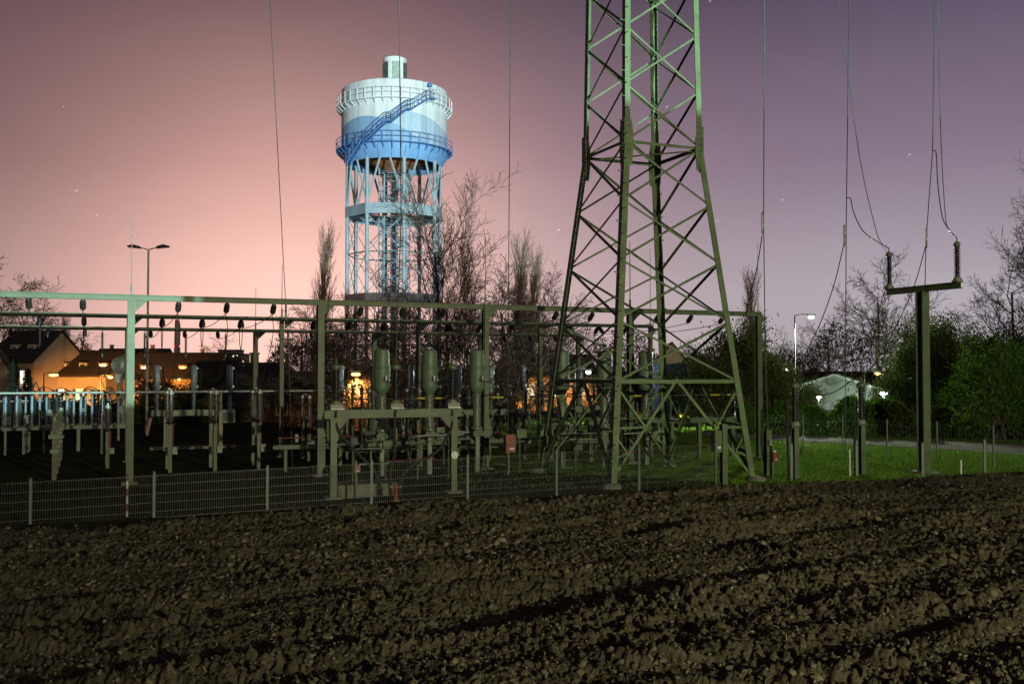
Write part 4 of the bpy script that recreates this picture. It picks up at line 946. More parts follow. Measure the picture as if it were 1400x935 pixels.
    for j in range(26):
        z = .8 + j * 1.12
        MB().tube([Vector((math.sin(2 * math.pi * k / 16) * 2.05, -math.cos(2 * math.pi * k / 16) * 2.05, z)) for k in range(17)], .06, 4).build('shaft_ring', 'tower_steel', root)
    st = MB()
    for j in range(150):
        a = j * .33; z = .5 + j * .193; d = Vector((math.sin(a), -math.cos(a), 0)); t = Vector((math.cos(a), math.sin(a), 0)); st.box(d * 1.25 + Vector((0, 0, z)), (.42, 1.3, .06), (t, d, Vector((0, 0, 1))))
    o = st.build('spiral_step', 'tower_steel', root); o['kind'] = 'stuff'
    for k in range(4):
        a = A0 + R(45) * 2 * k; MB().tube([Vector((math.sin(a) * 2.0, -math.cos(a) * 2.0, ZR - .6)), Vector((math.sin(a) * (RL - 1), -math.cos(a) * (RL - 1), ZR - .6))], .09, 6).build('catwalk_beam', 'tower_steel', root)
    return root
tower()
# ------------------------------------------------------------------ town behind the yard
mat('plaster', (.20, .155, .105), .85, var=.12, scale=.8, bump=.2, bscale=12); mat('plaster_ochre', (.17, .115, .065), .85, var=.15, scale=.8); mat('roof_tile', (.012, .009, .008), .85, var=.35, scale=2.0, bump=.6, bscale=14)
mat('roof_dark', (.010, .0095, .0095), .9, var=.3, scale=2, bump=.5, bscale=10); mat('timber', (.04, .026, .016), .8); mat('glass', (.02, .02, .025), .1, spec=.6); mat('brick', (.16, .08, .05), .9, var=.3, scale=6)
emit('win_white', (1, .86, .62), 2.2); emit('win_orange', (1, .55, .2), 1.6); emit('lamp_orange', (1, .50, .16), 4); emit('lamp_white', (.78, 1, .92), 8); emit('lamp_red', (1, .12, .1), 5); emit('win_cold', (.75, .95, 1), 2.2)
def house(name, label, cat, c, rz, w, d, hw, hr, wall='plaster', roof='roof_tile', wins=(), chim=(), hip=0.0, over=.3, grp=None, gable=None):
    """ridge along local x; front wall faces local -y"""
    root = thing(name, label, cat, c, rz, grp); X, Y = w / 2, d / 2
    m = MB(); v = [(-X, -Y, -.3), (X, -Y, -.3), (X, Y, -.3), (-X, Y, -.3), (-X, -Y, hw), (X, -Y, hw), (X, Y, hw), (-X, Y, hw)]
    m.add([Vector(q) for q in v], [(0, 1, 5, 4), (1, 2, 6, 5), (2, 3, 7, 6), (3, 0, 4, 7), (0, 3, 2, 1), (4, 5, 6, 7)])
    if hip == 0:
        for sx in (-1, 1): m.prism([(sx * X, -Y, hw), (sx * X, Y, hw), (sx * X, 0, hw + hr)], (-sx * .1, 0, 0))
    m.build('wall', wall, root)
    k = hr / Y; e = over; z0 = hw - e * k; r = MB(); th = .18; xr = X - hip; xo = X + (e if hip else .15)
    A, B, C2, D = Vector((-xo, -Y - e, z0)), Vector((xo, -Y - e, z0)), Vector((xr + (0 if hip else .15), 0, hw + hr)), Vector((-xr - (0 if hip else .15), 0, hw + hr)); E, F = Vector((xo, Y + e, z0)), Vector((-xo, Y + e, z0)); up = Vector((0, 0, th))
    r.prism([A, B, C2, D], up); r.prism([E, F, D, C2], up)
    if hip: r.prism([B, E, C2], up); r.prism([F, A, D], up)
    ro = r.build('roof', roof, root)
    for (x, s) in chim:
        ch = MB().box((x, .3, hw + hr + .1), (.55 * s, .55 * s, 1.5 * s)).box((x, .3, hw + hr + .1 + .75 * s), (.68 * s, .68 * s, .12)).build('chimney', 'brick', ro)
    for (x, z, ww, wh, kind) in wins:
        y = -Y
        if z > hw:                                                  # dormer
            yd = -Y + (z - hw) / k; dm = MB().box((x, yd + .2 + .5, z), (ww * 1.6, 1.4, wh * 1.5)).build('dormer', 'plaster_ochre', ro); MB().box((x, yd + .65, z + wh * .82), (ww * 1.85, 1.7, .12)).build('dormer_roof', roof, dm); y = yd + .2 - .7 + .5
            par = ro
        else: par = root
        wn_ = MB().box((x, y - .02, z), (ww + .16, .08, wh + .16)).build('window', 'white', par); MB().box((x, y - .05, z), (ww, .06, wh)).build('pane', kind, wn_)
        if par is root: MB().box((x, y - .09, z), (.05, .03, wh)).build('mullion', 'white', wn_)
    return root
def street_lamp(label, px, py, Y, kind, energy, col, arm=.8, r=.16, tilt=-.8, cone=92):
    a = P(px, py, Y); h = a.z; root = thing('street_lamp', label, 'street lamp', (a.x, a.y, 0), 0, 'lit street lamps')
    MB().tube([(0, 0, -.1), (0, 0, 1.2), (0, 0, h + .15)], [.075, .06, .04], 8).build('pole', 'dark_box', root, smooth=60)
    MB().tube([(0, 0, h + .12), (arm * .5, -.1, h + .22), (arm, -.2, h + .16)], .03, 6).build('arm', 'galv', root, smooth=60)
    MB().box((arm, -.2, h + .16), (.5, .24, .09)).build('lamp_head', 'galv', root)
    MB().lathe([(0, -.10), (r * .7, -.07), (r, 0.0), (r * .8, .08), (0, .09)], (arm, -.2, h), 12, cap=False).build('lamp_glass', kind, root, smooth=60)
    back = kind == 'lamp_orange'; ld = bpy.data.lights.new('street_lamp_light', 'SPOT' if back else 'POINT'); ld.energy = energy; ld.color = col; ld.shadow_soft_size = .2
    if kind == 'lamp_white' and energy > 5000: ld.type = 'SPOT'; ld = bpy.data.lights[ld.name]; ld.energy = energy; ld.spot_size = R(168); ld.spot_blend = .35
    if back: ld.spot_size = R(cone); ld.spot_blend = .5
    lo = bpy.data.objects.new('street_lamp_light', ld); C.objects.link(lo); lo.location = (a.x + arm, a.y - .2, h - .36)
    if kind == 'lamp_white' and energy > 5000: aim(lo, (-.1, -.75, -1))      # luminaire tilted over the lawn and path
    if back: aim(lo, (0, 1, tilt))                                  # shaded lamp: it throws its light away from the yard
    return root
OR = (1, .40, .085)
def at(px, Y): a = P(px, 500, Y); return Vector((a.x, Y, 0))
street_lamp('bright orange street lamp in front of the houses at the left', 60, 513, 72, 'lamp_orange', 42000, OR, r=.34, tilt=-.6, cone=96)
street_lamp('second orange street lamp in the houses\' street, left of the near gantry post', 138, 516, 76, 'lamp_orange', 20000, OR, r=.20)
street_lamp('third orange street lamp in the houses\' street, right of the two-armed lamp', 232, 519, 76, 'lamp_orange', 13000, OR, r=.12)
street_lamp('small orange street lamp glowing among the bare trees left of the bushings', 467, 512, 54, 'lamp_orange', 12000, OR, r=.26)
street_lamp('tall street lamp with a white light rising behind the right end of the yard', 1086.5, 434, 64, 'lamp_white', 26000, (.86, 1, .74), arm=1.0, r=.20)
street_lamp('orange street lamp above the roof of the lit hall', 1182, 511, 66, 'lamp_orange', 250, OR, r=.22)
street_lamp('orange street lamp half hidden by leaves behind the pylon', 915, 512, 70, 'lamp_orange', 9000, OR, r=.22)
street_lamp('orange street lamp by the lit facade left of the pylon', 742, 515, 76, 'lamp_orange', 9000, OR, r=.25)
street_lamp('cold white lamp showing through the left side of the pylon', 786, 509, 62, 'lamp_white', 350, (.75, 1, .95), r=.19)
street_lamp('tiny white lamp among the dark trees right of the pylon', 1061, 505.5, 80, 'lamp_white', 60, (.75, 1, .95), r=.08)
# tall unlit double-arm lamp
a = P(203, 341, 52); t = thing('street_lamp', 'tall unlit street lamp with two arms at the left', 'street lamp', (a.x, a.y, 0))
MB().tube([(0, 0, -.1), (0, 0, 2), (0, 0, a.z)], [.09, .075, .05], 8).build('pole', 'galv', t, smooth=60)
for s in (-1, 1):
    MB().tube([(0, 0, a.z - .02), (s * .3, 0, a.z + .06), (s * .62, 0, a.z + .09)], .03, 6).build('arm', 'galv', t, smooth=60)
    h = MB().prism([(s * .42, -.12, a.z + .04), (s * 1.05, -.12, a.z + .10), (s * 1.10, -.12, a.z + .18), (s * .80, -.12, a.z + .26), (s * .45, -.12, a.z + .16)], (0, .24, 0)).build('lamp_head', 'dark_box', t)
MB().lathe([(.06, 0), (.10, .03), (.10, .12), (.06, .15)], (0, 0, 4.95), 10).build('junction_ring', 'galv', t, smooth=50)

D_ = 'glass'; Wh = 'win_white'; Wo = 'win_orange'
house('house', 'steep-roofed house with lit windows at the far left', 'house', at(38, 84) + Vector((-.6, 3, 0)), R(-16), 4.9, 6.4, 4.1, 2.5, wins=[(-1.6, 2.6, .7, 1.1, D_), (-.2, 2.6, .7, 1.2, Wh), (1.5, 2.6, .7, 1.3, Wh), (-.6, 5.0, .55, .7, D_), (1.2, 5.0, .55, .7, D_)], chim=[(-1, .7)])
house('house', 'pale gable-fronted house behind the conifer at the left edge', 'house', at(2, 78) + Vector((-1.2, 0, 0)), R(-70), 5, 3.6, 3.6, 2.0, wall='plaster_ochre', wins=[(-1.0, 2.3, .7, 1.1, D_), (1.0, 2.3, .7, 1.1, D_)])
house('house', 'low house with small dormers right of the steep-roofed house', 'house', at(110, 86) + Vector((0, 3, 0)), R(-3), 5.0, 6.4, 2.9, 2.0, wall='plaster', wins=[(-1.8, 3.5, .5, .6, Wo), (0, 3.5, .45, .6, D_), (1.8, 3.5, .5, .6, Wh), (-1.5, 1.2, .7, .9, Wh), (.3, 1.2, .7, .9, Wo), (1.7, 1.2, .7, .9, D_)], chim=[(-1, .4)])
house('house', 'house with a lit orange wall and three chimneys behind the round dish', 'house', at(163, 92) + Vector((.3, 3, 0)), R(-3), 6.6, 6.5, 3.0, 2.2, wall='plaster_ochre', wins=[(-2.6, 2.0, .7, 1.0, Wh), (-.8, 2.0, .7, .9, D_), (1.0, 2.0, .7, .9, Wh), (2.5, 2, .6, .9, D_)], chim=[(-2.4, .5), (-.9, .5), (1.6, .5)])
house('house', 'long dark-roofed house with lit dormers right of the two-armed lamp', 'house', at(243, 88) + Vector((0, 1, 0)), R(-3), 7.6, 6.4, 2.7, 2.0, wall='plaster_ochre', wins=[(-2.4, 3.3, .5, .6, Wh), (-.4, 1.2, .7, .8, D_), (1.0, 3.3, .5, .6, Wo), (2.6, 1.2, .7, .8, Wo)], chim=[(1.8, .45)])
house('garage', 'tiny orange-lit garage wall left of the dark hipped roof', 'garage', at(292, 80) + Vector((0, 1, 0)), R(8), 3.0, 4, 2.0, 1.9, wall='plaster_ochre', wins=[(.2, 1.2, .5, .5, D_)])
house('barn', 'dark hipped roof of a low barn behind the yard', 'barn', at(350, 64) + Vector((0, 3, 0)), R(6), 6.6, 7, 1.5, 2.15, wall='timber', roof='roof_dark', hip=2.1, wins=[(-1.6, .8, .6, .6, D_), (1.4, .8, .6, .6, D_)], chim=[(-.9, .9)])
house('house', 'bright orange-lit house front between the bare trees and the pylon', 'house', at(752, 84) + Vector((0, 2, 0)), R(8), 6.8, 7, 2.9, 1.6, wall='plaster', wins=[(-2.2, 1.6, .8, 1.1, Wh), (0, 1.6, .8, 1.1, Wh), (2.2, 1.6, .8, 1.1, Wo)])
house('house', 'house with a lit gable behind the lower middle of the pylon', 'house', at(915, 84) + Vector((.4, 2, 0)), R(84), 6.5, 4.2, 2.9, 2.6, wall='plaster', wins=[(0, 1.6, .8, 1.1, Wh)])
# lit hall on the right
mat('hall_wall', (.13, .14, .125), .8, var=.3, scale=.7)
hall = house('hall', 'white gabled hall lit from below behind the hedge at the right', 'hall', at(1164, 78) + Vector((-.2, 3.2, 0)), R(70), 6.6, 8.0, 1.5, 1.35, wall='hall_wall', roof='white', over=.5, wins=[(-2.2, .9, .8, .6, 'glass'), (2.0, .9, .8, .6, 'glass')])
ld = bpy.data.lights.new('hall_light', 'POINT'); ld.energy = 1300; ld.color = (.70, 1, .88); ld.shadow_soft_size = .2; lo = bpy.data.objects.new('hall_light', ld); C.objects.link(lo); p = P(1207, 540, 74); lo.location = p
t = thing('flood_lamp', 'small bright floodlight at the right corner of the lit hall', 'lamp', (p.x + .15, p.y + .2, 0)); MB().tube([(0, 0, 0), (0, 0, p.z)], .05, 8).build('pole', 'galv', t); MB().lathe([(0, -.12), (.25, -.06), (.28, .05), (0, .16)], (0, 0, p.z + .1), 12, cap=False).build('lamp_glass', 'lamp_white', t, smooth=60)
ld = bpy.data.lights.new('hall_light', 'POINT'); ld.energy = 850; ld.color = (.95, 1, .86); ld.shadow_soft_size = .2; lo = bpy.data.objects.new('hall_light', ld); C.objects.link(lo); p2 = P(1118, 545, 74); lo.location = p2
t = thing('flood_lamp', 'low floodlight at the left corner of the lit hall', 'lamp', (p2.x + .15, p2.y + .2, 0)); MB().tube([(0, 0, 0), (0, 0, p2.z)], .05, 8).build('pole', 'galv', t); MB().lathe([(0, -.1), (.16, -.06), (.2, .05), (0, .12)], (0, 0, p2.z + .1), 12, cap=False).build('lamp_glass', 'lamp_white', t, smooth=60)
# long low building with strips of lit windows behind the right-hand trees
b = at(1330, 96); t = thing('office_building', 'long low building with rows of small cold lit windows behind the trees at the right', 'building', b + Vector((9, 4, 0)), R(-8))
MB().box((0, 0, 1.9), (26, 8, 3.8)).build('wall', 'dark_box', t); MB().box((0, 0, 3.9), (26.6, 8.6, .25)).build('roof', 'roof_dark', t)
rr = random.Random(3)
for zz in (.75, 2.95):
    for k in range(26):
        if rr.random() < .42: continue
        w_ = MB().box((-12.2 + k * .97, -4.03, zz), (.72, .08, .42)).build('window', 'white', t); MB().box((-12.2 + k * .97, -4.08, zz), (.62, .05, .32)).build('pane', 'win_cold' if rr.random() < .8 else 'win_orange', w_)
# far block with lit windows, far chimney
b = at(321, 420); t = thing('apartment_block', 'far apartment block with a few bright windows under the rear beam', 'building', b, R(5)); t.scale = (.62, .62, .80)
MB().box((-2.5, 0, 7), (15, 12, 14)).box((4.5, -.5, 6), (9, 12, 12)).build('wall', 'plaster', t)
MB().box((-2.5, 0, 14.5), (15.4, 12.4, .8)).box((4.5, -.5, 12.4), (9.3, 12.3, .7)).build('roof', 'roof_dark', t)
rr = random.Random(8)
for k in range(8):
    for j in range(4):
        if rr.random() < .45: continue
        w_ = MB().box((-8.4 + k * 2.2, -6.62 if k > 2 else -6.05, 3.4 + j * 2.7), (1.5, .2, 1.5)).build('window', 'white', t); MB().box((-8.4 + k * 2.2, -6.72 if k > 2 else -6.15, 3.4 + j * 2.7), (1.3, .2, 1.3)).build('pane', 'win_white' if rr.random() < .5 else 'glass', w_)
mat('chimney_hazed', (.34, .22, .21), .8)  # reddish shaft made paler, distance haze put into the base colour
b = at(242, 900); t = thing('factory_chimney', 'far tall factory chimney with red warning lights', 'chimney', b); top = P(242, 437, 900).z
MB().lathe([(3.2, 0), (2.2, top - 1), (2.4, top - .9), (2.4, top), (1.8, top)], n=20).build('shaft', 'chimney_hazed', t, smooth=40)
for zz in (top - .5, top - 24):
    for s in (-1, 1): MB().lathe([(0, -.7), (.7, -.3), (.7, .3), (0, .7)], (s * 2.4, -1.2, zz), 8, cap=False).build('warning_light', 'lamp_red', t)
# blue box trailer behind the pylon
mat('tarp_blue', (.010, .045, .16), .5, var=.2, scale=1.0); mat('tyre', (.02, .02, .02), .9)
b = at(918, 60); t = thing('box_trailer', 'blue box trailer parked behind the lower part of the pylon', 'trailer', b + Vector((.6, 0, 0)), R(12))
MB().box((-.9, 0, 2.35), (1.6, 2.4, 2.7)).box((1.1, 0, 1.75), (2.3, 2.4, 1.5)).build('box', 'tarp_blue', t); MB().box((.1, 0, .92), (4.3, 2.2, .16)).build('chassis', 'dark_box', t)
for x in (-1.1, 1.4):
    for y in (-1, 1): w_ = MB().lathe([(.2, -.14), (.45, -.13), (.48, -.08), (.48, .08), (.45, .13), (.2, .14)], (x, y, .48), 16, (0, 1, 0)).build('wheel', 'tyre', t, smooth=35); MB().lathe([(.2, 0), (.16, .04), (.05, .05)], (x, y - .14, .48), 12, (0, -1, 0)).build('rim', 'galv', w_)

# ------------------------------------------------------------------ behind the camera: the floodlight mast and the building that cuts its light
t = thing('floodlight_mast', 'floodlight mast standing behind the photographer', 'lamp', (FLOOD.x, FLOOD.y, 0))
MB().tube([(0, -.5, 0), (0, -.5, FLOOD.z + .6)], .12, 8).build('mast', 'galv', t); MB().box((0, -.5, FLOOD.z + .5), (1.4, .2, .5)).build('lamp_head', 'dark_box', t)
t = thing('street_lamp', 'tall street lamp behind the photographer', 'street lamp', (STREET.x, STREET.y - .9, 0))
MB().tube([(0, 0, 0), (0, 0, STREET.z + .6)], .09, 8).build('pole', 'galv', t); MB().box((0, .3, STREET.z + .55), (.35, .9, .12)).build('lamp_head', 'dark_box', t)
def shade():
    tgt = Vector((4.0, 30.0, 11.2)); f = .35; yb = FLOOD.y + (tgt.y - FLOOD.y) * f
    h1 = FLOOD.z + (11.2 - FLOOD.z) * f; edge = Vector((-9.4, 29.8, 0)); fe = (yb - FLOOD.y) / (edge.y - FLOOD.y); xe = FLOOD.x + (edge.x - FLOOD.x) * fe
    fl = (yb + 9 - FLOOD.y) / (29 - FLOOD.y); h2 = FLOOD.z + (2.3 - FLOOD.z) * fl
    t = thing('warehouse', 'flat-roofed warehouse behind the photographer', 'building', (xe, yb, 0))
    MB().box((21, 6, h1 / 2), (42, 12, h1)).build('wall', 'plaster', t); MB().box((21, 6, h1 + .0), (42, 12, .02)).build('roof', 'roof_dark', t)
    MB().box((-13, 4.5, h2 / 2), (26, 9, h2)).build('wing', 'plaster', t)
shade()
# ------------------------------------------------------------------ trees
mat('bark', (.050, .040, .030), .9, var=.3, scale=3); mat('twig', (.060, .046, .036), .9, var=.3, scale=2); mat('twig_pale', (.17, .12, .09), .9, var=.25, scale=2)
mat('leaf_dark', (.018, .028, .008), .8, var=.45, scale=1.2, col2=(.042, .058, .015), spec=0); mat('leaf_green', (.022, .060, .008), .8, var=.4, scale=1.2, col2=(.050, .115, .016), spec=0); mat('leaf_brown', (.05, .036, .018), .7, var=.4, scale=1.5, spec=0)
translucent(MATS['leaf_green'], (.05, .11, .010), .2); translucent(MATS['leaf_dark'], (.02, .03, .006), .25); mat('conifer', (.016, .026, .012), .8, var=.3, scale=2)
def skeleton(seed, H, r0, kids, lens, angs, up, trunk=.35, wob=.14, low=.3, multi=1):
    rr = random.Random(seed); out = []; tips = []
    def grow(p, d, L, r, lv):
        n = 5 if lv == 0 else (4 if lv == 1 else 3); pts = [p.copy()]; rs = [r]; q = p.copy(); dd = d.copy()
        for i in range(n):
            wb = wob * (.35 if lv == 0 and multi == 1 else 1); dd = (dd + Vector((rr.gauss(0, wb), rr.gauss(0, wb), rr.gauss(0, wob * .6) + up[min(lv, len(up) - 1)] * .35))).normalized()
            q = q + dd * L / n; pts.append(q.copy()); rs.append(r * (1 - .72 * (i + 1) / n) if lv else r * (1 - .6 * (i + 1) / n))
        out.append((pts, rs, lv))
        if lv >= len(kids): tips.append((q.copy(), dd.copy())); return
        k = kids[lv]; base = rr.uniform(0, 6.28)
        for i in range(k):
            f = low + (1 - low) * (i + rr.random()) / k if lv == 0 else .18 + .82 * (i + rr.random()) / k
            f = min(f, .999); s = f * n; j = min(int(s), n - 1); c = pts[j].lerp(pts[j + 1], s - j); rad = rs[j] * (1 - (s - j)) + rs[j + 1] * (s - j)
            t = (pts[j + 1] - pts[j]).normalized(); az = base + i * 2.4 + rr.uniform(-.5, .5); x = t.orthogonal().normalized(); y = t.cross(x); a = R(angs[lv] * rr.uniform(.65, 1.25))
            nd = (t * math.cos(a) + (x * math.cos(az) + y * math.sin(az)) * math.sin(a)).normalized()
            grow(c, nd, L * lens[lv] * rr.uniform(.7, 1.2) * (1.1 - .45 * f if lv == 0 else 1), max(rad * .62, .008), lv + 1)
    for m in range(multi):
        d = Vector((rr.gauss(0, .22), rr.gauss(0, .22), 1)).normalized() if multi > 1 else Vector((rr.gauss(0, .04), rr.gauss(0, .04), 1)).normalized()
        grow(Vector((rr.gauss(0, .25) * (multi > 1), rr.gauss(0, .25) * (multi > 1), -.1)), d, H * (.78 if multi > 1 else .86), r0, 0)
    return out, tips
def tree_proto(name, sk, m_tw='twig', leaf=None, nleaf=0, lsize=.09, spread=.35, seed=1):
    out, tips = sk; root = thing(name, '', 'tree'); T, K = MB(), MB()
    for pts, rs, lv in out: (T if lv == 0 else K).tube(pts, [max(x, .013) for x in rs], 7 if lv == 0 else (5 if lv == 1 else 3), cap=False)
    T.build('trunk', 'bark', root, smooth=60); cr = K.build('crown', m_tw, root)
    if leaf:
        g_ = np.random.default_rng(seed); tp = np.array([t[0][:] for t in tips]); idx = g_.integers(0, len(tp), nleaf); c = tp[idx] + g_.normal(0, spread, (nleaf, 3))
        a = g_.normal(0, 1, (nleaf, 3)); a /= np.linalg.norm(a, axis=1)[:, None]; b_ = np.cross(a, g_.normal(0, 1, (nleaf, 3))); b_ /= np.linalg.norm(b_, axis=1)[:, None]; s = lsize * g_.uniform(.6, 1.4, (nleaf, 1))
        v = np.stack([c - a * s, c + b_ * s * .6, c + a * s, c - b_ * s * .6], 1).reshape(-1, 3); f = np.arange(nleaf * 4).reshape(-1, 4)
        link('foliage', npmesh('foliage', v, f, leaf), cr)
    return root
PROTO = {}
def plant(kind, px, Y, H, label, grp, rz=None, dx=0, cat=None, wide=1.0):
    pr, h0 = PROTO[kind]; s = H / h0; a = P(px, 500, Y); sc = (s * wide, s * wide, s)
    rz = (px * 1.7) % 6.28 if rz is None else rz
    if not pr.get('label'):
        pr.location = (a.x + dx, Y, 0); pr.rotation_euler = (0, 0, rz); pr.scale = sc; tag(pr, label, 'tree', grp); o = pr
    else: o = dup(pr, (a.x + dx, Y, 0), rz, label, grp, sc)
    if cat: o['category'] = cat
    return o
def zt(py, Y): return P(700, py, Y).z
# upright bare tree in front of the tower, open bare trees, dense bare trees, poplars
PROTO['upright'] = (tree_proto('bare_tree', skeleton(11, 14, .14, [13, 8, 7, 3], [.62, .42, .42, .5], [30, 30, 32, 34], [.05, .22, .2, .12], low=.16, wob=.10)), 14)
PROTO['open'] = (tree_proto('bare_tree', skeleton(23, 11, .17, [10, 8, 7, 4], [.55, .48, .45, .5], [48, 40, 38, 36], [.02, .12, .10, .05], low=.22)), 11)
PROTO['dense'] = (tree_proto('bare_tree', skeleton(37, 9, .15, [6, 8, 7, 4], [.6, .5, .45, .5], [50, 46, 42, 40], [.0, .08, .06, .03], low=.15, wob=.2, multi=2), leaf='leaf_brown', nleaf=2600, lsize=.06, spread=.25), 9)
PROTO['poplar'] = (tree_proto('poplar_tree', skeleton(41, 17, .2, [54, 8, 5], [.26, .5, .5], [22, 22, 24], [.0, .4, .35], low=.06, wob=.07), 'twig_pale'), 17)
PROTO['leafy'] = (tree_proto('leafy_tree', skeleton(53, 7, .14, [10, 7, 6], [.5, .5, .5], [55, 48, 44], [.0, .10, .06], low=.08, wob=.2, multi=3), leaf='leaf_dark', nleaf=16000, lsize=.085, spread=.34), 7)
PROTO['green'] = (tree_proto('leafy_tree', skeleton(59, 6, .12, [10, 7, 6], [.5, .5, .5], [58, 48, 44], [.0, .10, .06], low=.08, wob=.2, multi=3), leaf='leaf_green', nleaf=15000, lsize=.08, spread=.32), 6)
def conifer_proto():
    root = thing('conifer_tree', '', 'tree'); MB().tube([(0, 0, -.1), (0, 0, 6)], [.12, .02], 7).build('trunk', 'bark', root); g_ = np.random.default_rng(3); n = 9000; z = .5 + 5.6 * g_.random(n) ** 1.1; lay = .75 + .25 * np.sin(z * 9); rr_ = (1.75 * (1 - z / 6.3)) * lay * np.sqrt(g_.random(n)); th = g_.uniform(0, 6.28, n)
    c = np.stack([rr_ * np.cos(th), rr_ * np.sin(th), z - rr_ * .25], 1); d = np.stack([np.cos(th), np.sin(th), -.35 + 0 * th], 1); s = g_.uniform(.10, .22, (n, 1)); p = np.stack([-np.sin(th), np.cos(th), 0 * th], 1)
    v = np.stack([c, c + d * s + p * s * .25, c + d * s * 1.6, c + d * s - p * s * .25], 1).reshape(-1, 3); link('crown', npmesh('crown', v, np.arange(n * 4).reshape(-1, 4), 'conifer'), root); return root
PROTO['conifer'] = (conifer_proto(), 6)

plant('upright', 590, 62, zt(305, 62), 'upright bare tree with fanning branches in front of the water tower', 'bare trees by the water tower', rz=3.3, wide=1.1)
plant('upright', 634, 70, zt(345, 70), 'slimmer upright bare tree behind the tower\'s right side', 'bare trees by the water tower', rz=1.9, wide=.5)
for i, (px, Y, py, k, l) in enumerate([(475, 60, 420, 'dense', 'tangled low bare tree left of the tower legs, above the small orange lamp'), (520, 64, 400, 'open', 'bare tree in front of the left tower legs'), (560, 66, 408, 'dense', 'tangled bare tree below the ring of the tower'), (648, 58, 380, 'dense', 'brownish tangled tree right of the tower legs behind the front beam'), (615, 64, 395, 'open', 'bare tree under the right edge of the tower'), (690, 60, 402, 'open', 'bare tree below the pair of poplars'), (735, 64, 408, 'open', 'bare tree left of the pylon above the lit house front'), (672, 68, 425, 'dense', 'low tangled tree between the tower and the pylon'), (770, 72, 420, 'open', 'small bare tree behind the pylon\'s left leg'), (440, 62, 430, 'open', 'sparse bare tree behind the gantry post left of the tower')]):
    plant(k, px, Y, zt(py, Y), l, 'bare trees behind the yard')
for i, (px, Y, py) in enumerate([(495, 58, 455), (535, 55, 478), (575, 57, 460), (612, 56, 470), (655, 55, 466), (700, 57, 512), (845, 60, 500)]):
    plant('dense', px, Y, zt(py, Y), f'low tangled bare shrub in the dark thicket behind the yard, {ORD[i]} from the left', 'shrubs of the dark thicket', wide=1.5)
for px, Y, py, l, w in [(434, 95, 312, 'tall narrow poplar left of the water tower', .75), (704, 95, 322, 'pale tall poplar right of the tower, left one of two', .85), (722, 97, 345, 'pale poplar right of the tower, right one of two', .8), (1031, 90, 372, 'pinkish narrow poplar rising above the end of the front beam', .8), (96, 100, 432, 'thin poplar behind the steep-roofed house', .9), (78, 102, 442, 'shorter thin poplar behind the steep-roofed house', .8)]:
    plant('poplar', px, Y, zt(py, Y), l, 'narrow poplars', wide=w)
plant('open', -5, 92, zt(392, 92), 'spreading bare tree at the left edge above the houses', 'bare trees at the left', wide=1.3)
plant('open', 45, 96, zt(415, 96), 'bare tree behind the ridge of the steep-roofed house', 'bare trees at the left', wide=1.1)
plant('open', 300, 96, zt(478, 96), 'small bare tree behind the lit orange shed roof', 'bare trees at the left', wide=1.4)
plant('open', 410, 74, zt(440, 74), 'bare tree glowing orange right of the dark hipped roof', 'bare trees at the left')
plant('conifer', 18, 66, zt(488, 66), 'dark conifer in front of the pale gable at the left edge', 'dark conifers')
plant('conifer', 38, 64, zt(505, 64), 'smaller dark conifer left of the bright orange lamp', 'dark conifers', wide=1.2)
# right side
plant('leafy', 1000, 54, zt(432, 54), 'large dark bushy evergreen behind the pylon\'s right leg', 'dark leafy trees', wide=.85)
plant('leafy', 1052, 56.5, zt(468, 56.5), 'dark bush behind the end post of the front gantry', 'dark leafy trees', rz=1.0, wide=.8)
plant('leafy', 958, 62, zt(470, 62), 'dark bush lit orange from behind in the pylon', 'dark leafy trees', rz=2.0, wide=.6)
plant('leafy', 1240, 55, zt(440, 55), 'dark leafy tree left of the T-shaped post\'s column', 'dark leafy trees', rz=3.0, wide=.8)
plant('leafy', 1300, 56, zt(424, 56), 'tallest dark leafy tree right of the T-shaped post', 'dark leafy trees', rz=.4, wide=.75)
plant('leafy', 1350, 62, zt(440, 62), 'dark leafy tree behind the bright green bush', 'dark leafy trees', rz=5.0, wide=.8)
plant('leafy', 205, 68, zt(509, 68), 'dark bush below the two-armed lamp', 'dark bushes at the left', rz=2.6, wide=1.5)
plant('leafy', 268, 68, zt(506, 68), 'dark bush left of the dark hipped roof', 'dark bushes at the left', rz=4, wide=1.2)
plant('leafy', 1410, 60, zt(445, 60), 'dark leafy tree at the right edge of the picture', 'dark leafy trees', rz=5.5, wide=.8)
plant('green', 1368, 47, zt(456, 47), 'bright green bushy tree near the right edge', 'green bushes', wide=.8)
plant('green', 1325, 49, zt(520, 49), 'low green bush left of the bright green tree', 'green bushes', rz=1.4)
plant('open', 1200, 76, zt(388, 76), 'rounded bare tree above the lit hall, left of the T-shaped post', 'bare trees at the right', wide=1.0)
plant('open', 1130, 82, zt(452, 82), 'low reddish bare tree behind the lit hall', 'bare trees at the right', wide=1.3)
plant('dense', 1100, 84, zt(462, 84), 'tangled bare tree left of the lit hall', 'bare trees at the right', wide=1.2)
plant('open', 1440, 58, zt(290, 58), 'big bare tree leaning in at the right edge', 'bare trees at the right', rz=.8, wide=.72)
plant('open', 1392, 72, zt(370, 72), 'bare tree behind the dark trees at the right edge', 'bare trees at the right', rz=4.0)
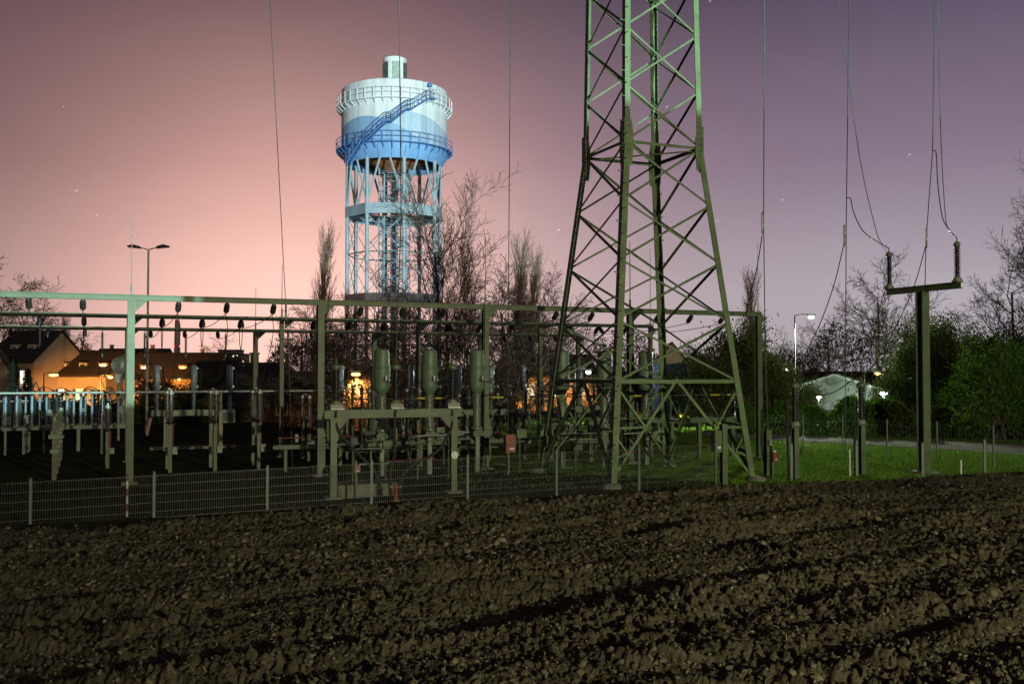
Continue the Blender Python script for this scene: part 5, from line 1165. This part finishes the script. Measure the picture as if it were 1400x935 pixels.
# hedge along the path
def hedge(label, x0, x1, Y0, Y1, h, n, leaf, seed):
    g_ = np.random.default_rng(seed); root = thing('hedge', label, 'hedge', ((x0 + x1) / 2, (Y0 + Y1) / 2, 0)); cx, cy_ = (x0 + x1) / 2, (Y0 + Y1) / 2
    t = g_.random(n); x = x0 + (x1 - x0) * t; y = Y0 + (Y1 - Y0) * t; hh = h * (.78 + .22 * np.sin(x * 1.3) * np.cos(x * .47 + 1) + .12 * np.sin(x * 3.7)); z = hh * g_.random(n) ** .75; dp = 1.2 * np.sqrt(np.clip(1 - (z / (hh * 1.05)) ** 3, .05, 1)); y2 = y + g_.uniform(-1, 1, n) * dp
    c = np.stack([x - cx, y2 - cy_, z], 1) + g_.normal(0, .06, (n, 3)); a = g_.normal(0, 1, (n, 3)); a /= np.linalg.norm(a, axis=1)[:, None]; b_ = np.cross(a, g_.normal(0, 1, (n, 3))); b_ /= np.linalg.norm(b_, axis=1)[:, None]; s = .075 * g_.uniform(.6, 1.5, (n, 1))
    v = np.stack([c - a * s, c + b_ * s * .6, c + a * s, c - b_ * s * .6], 1).reshape(-1, 3); link('foliage', npmesh('foliage', v, np.arange(n * 4).reshape(-1, 4), leaf), root)
    st = MB(); rr = random.Random(seed)
    for k in range(60):
        q = rr.random(); bx, by = x0 + (x1 - x0) * q - cx, Y0 + (Y1 - Y0) * q - cy_ + rr.uniform(-.6, .6); st.tube([(bx, by, -.05), (bx + rr.gauss(0, .2), by + rr.gauss(0, .2), h * .5), (bx + rr.gauss(0, .4), by + rr.gauss(0, .3), h * .95)], [.03, .02, .008], 4)
    o = st.build('stem', 'bark', root); o['kind'] = 'stuff'
a, b = P(1010, 560, 53), P(1215, 560, 51); hedge('green hedge in front of the lit hall', a.x, b.x, 53, 51, 1.85, 26000, 'leaf_green', 1)
a, b = P(1205, 560, 50), P(1440, 560, 47); hedge('darker hedge behind the T-shaped post along the path', a.x, b.x, 50, 47, 1.75, 26000, 'leaf_dark', 2)
a, b = P(-20, 560, 60), P(330, 560, 62); hedge('low dark hedge in front of the lit houses at the left', a.x, b.x, 60, 63, 1.55, 22000, 'leaf_dark', 3)

# far belt of trees closing the horizon
def treeline():
    g_ = np.random.default_rng(21); n = 70000; a = g_.uniform(R(-40), R(40), n); d = g_.uniform(150, 210, n)
    top = 5.2 + 2.2 * np.sin(a * 23) + 1.6 * np.sin(a * 61 + 1) + 1.1 * np.sin(a * 140 + 2) + 2.0 * (a > .1); z = np.maximum(top, 3.5) * g_.random(n) ** .8
    c = np.stack([d * np.sin(a), d * np.cos(a), z], 1); u_ = g_.normal(0, 1, (n, 3)); u_[:, 2] = np.abs(u_[:, 2]) + .4; u_ /= np.linalg.norm(u_, axis=1)[:, None]; w_ = np.cross(u_, g_.normal(0, 1, (n, 3))); w_ /= np.linalg.norm(w_, axis=1)[:, None]
    s_ = g_.uniform(.2, .55, (n, 1)); v = np.stack([c - u_ * s_, c + w_ * s_ * .22, c + u_ * s_, c - w_ * s_ * .22], 1).reshape(-1, 3)
    tag(link('treeline', npmesh('treeline', v, np.arange(n * 4).reshape(-1, 4), 'twig')), 'far belt of bare woodland closing the horizon', 'woodland', kind='stuff')
treeline()
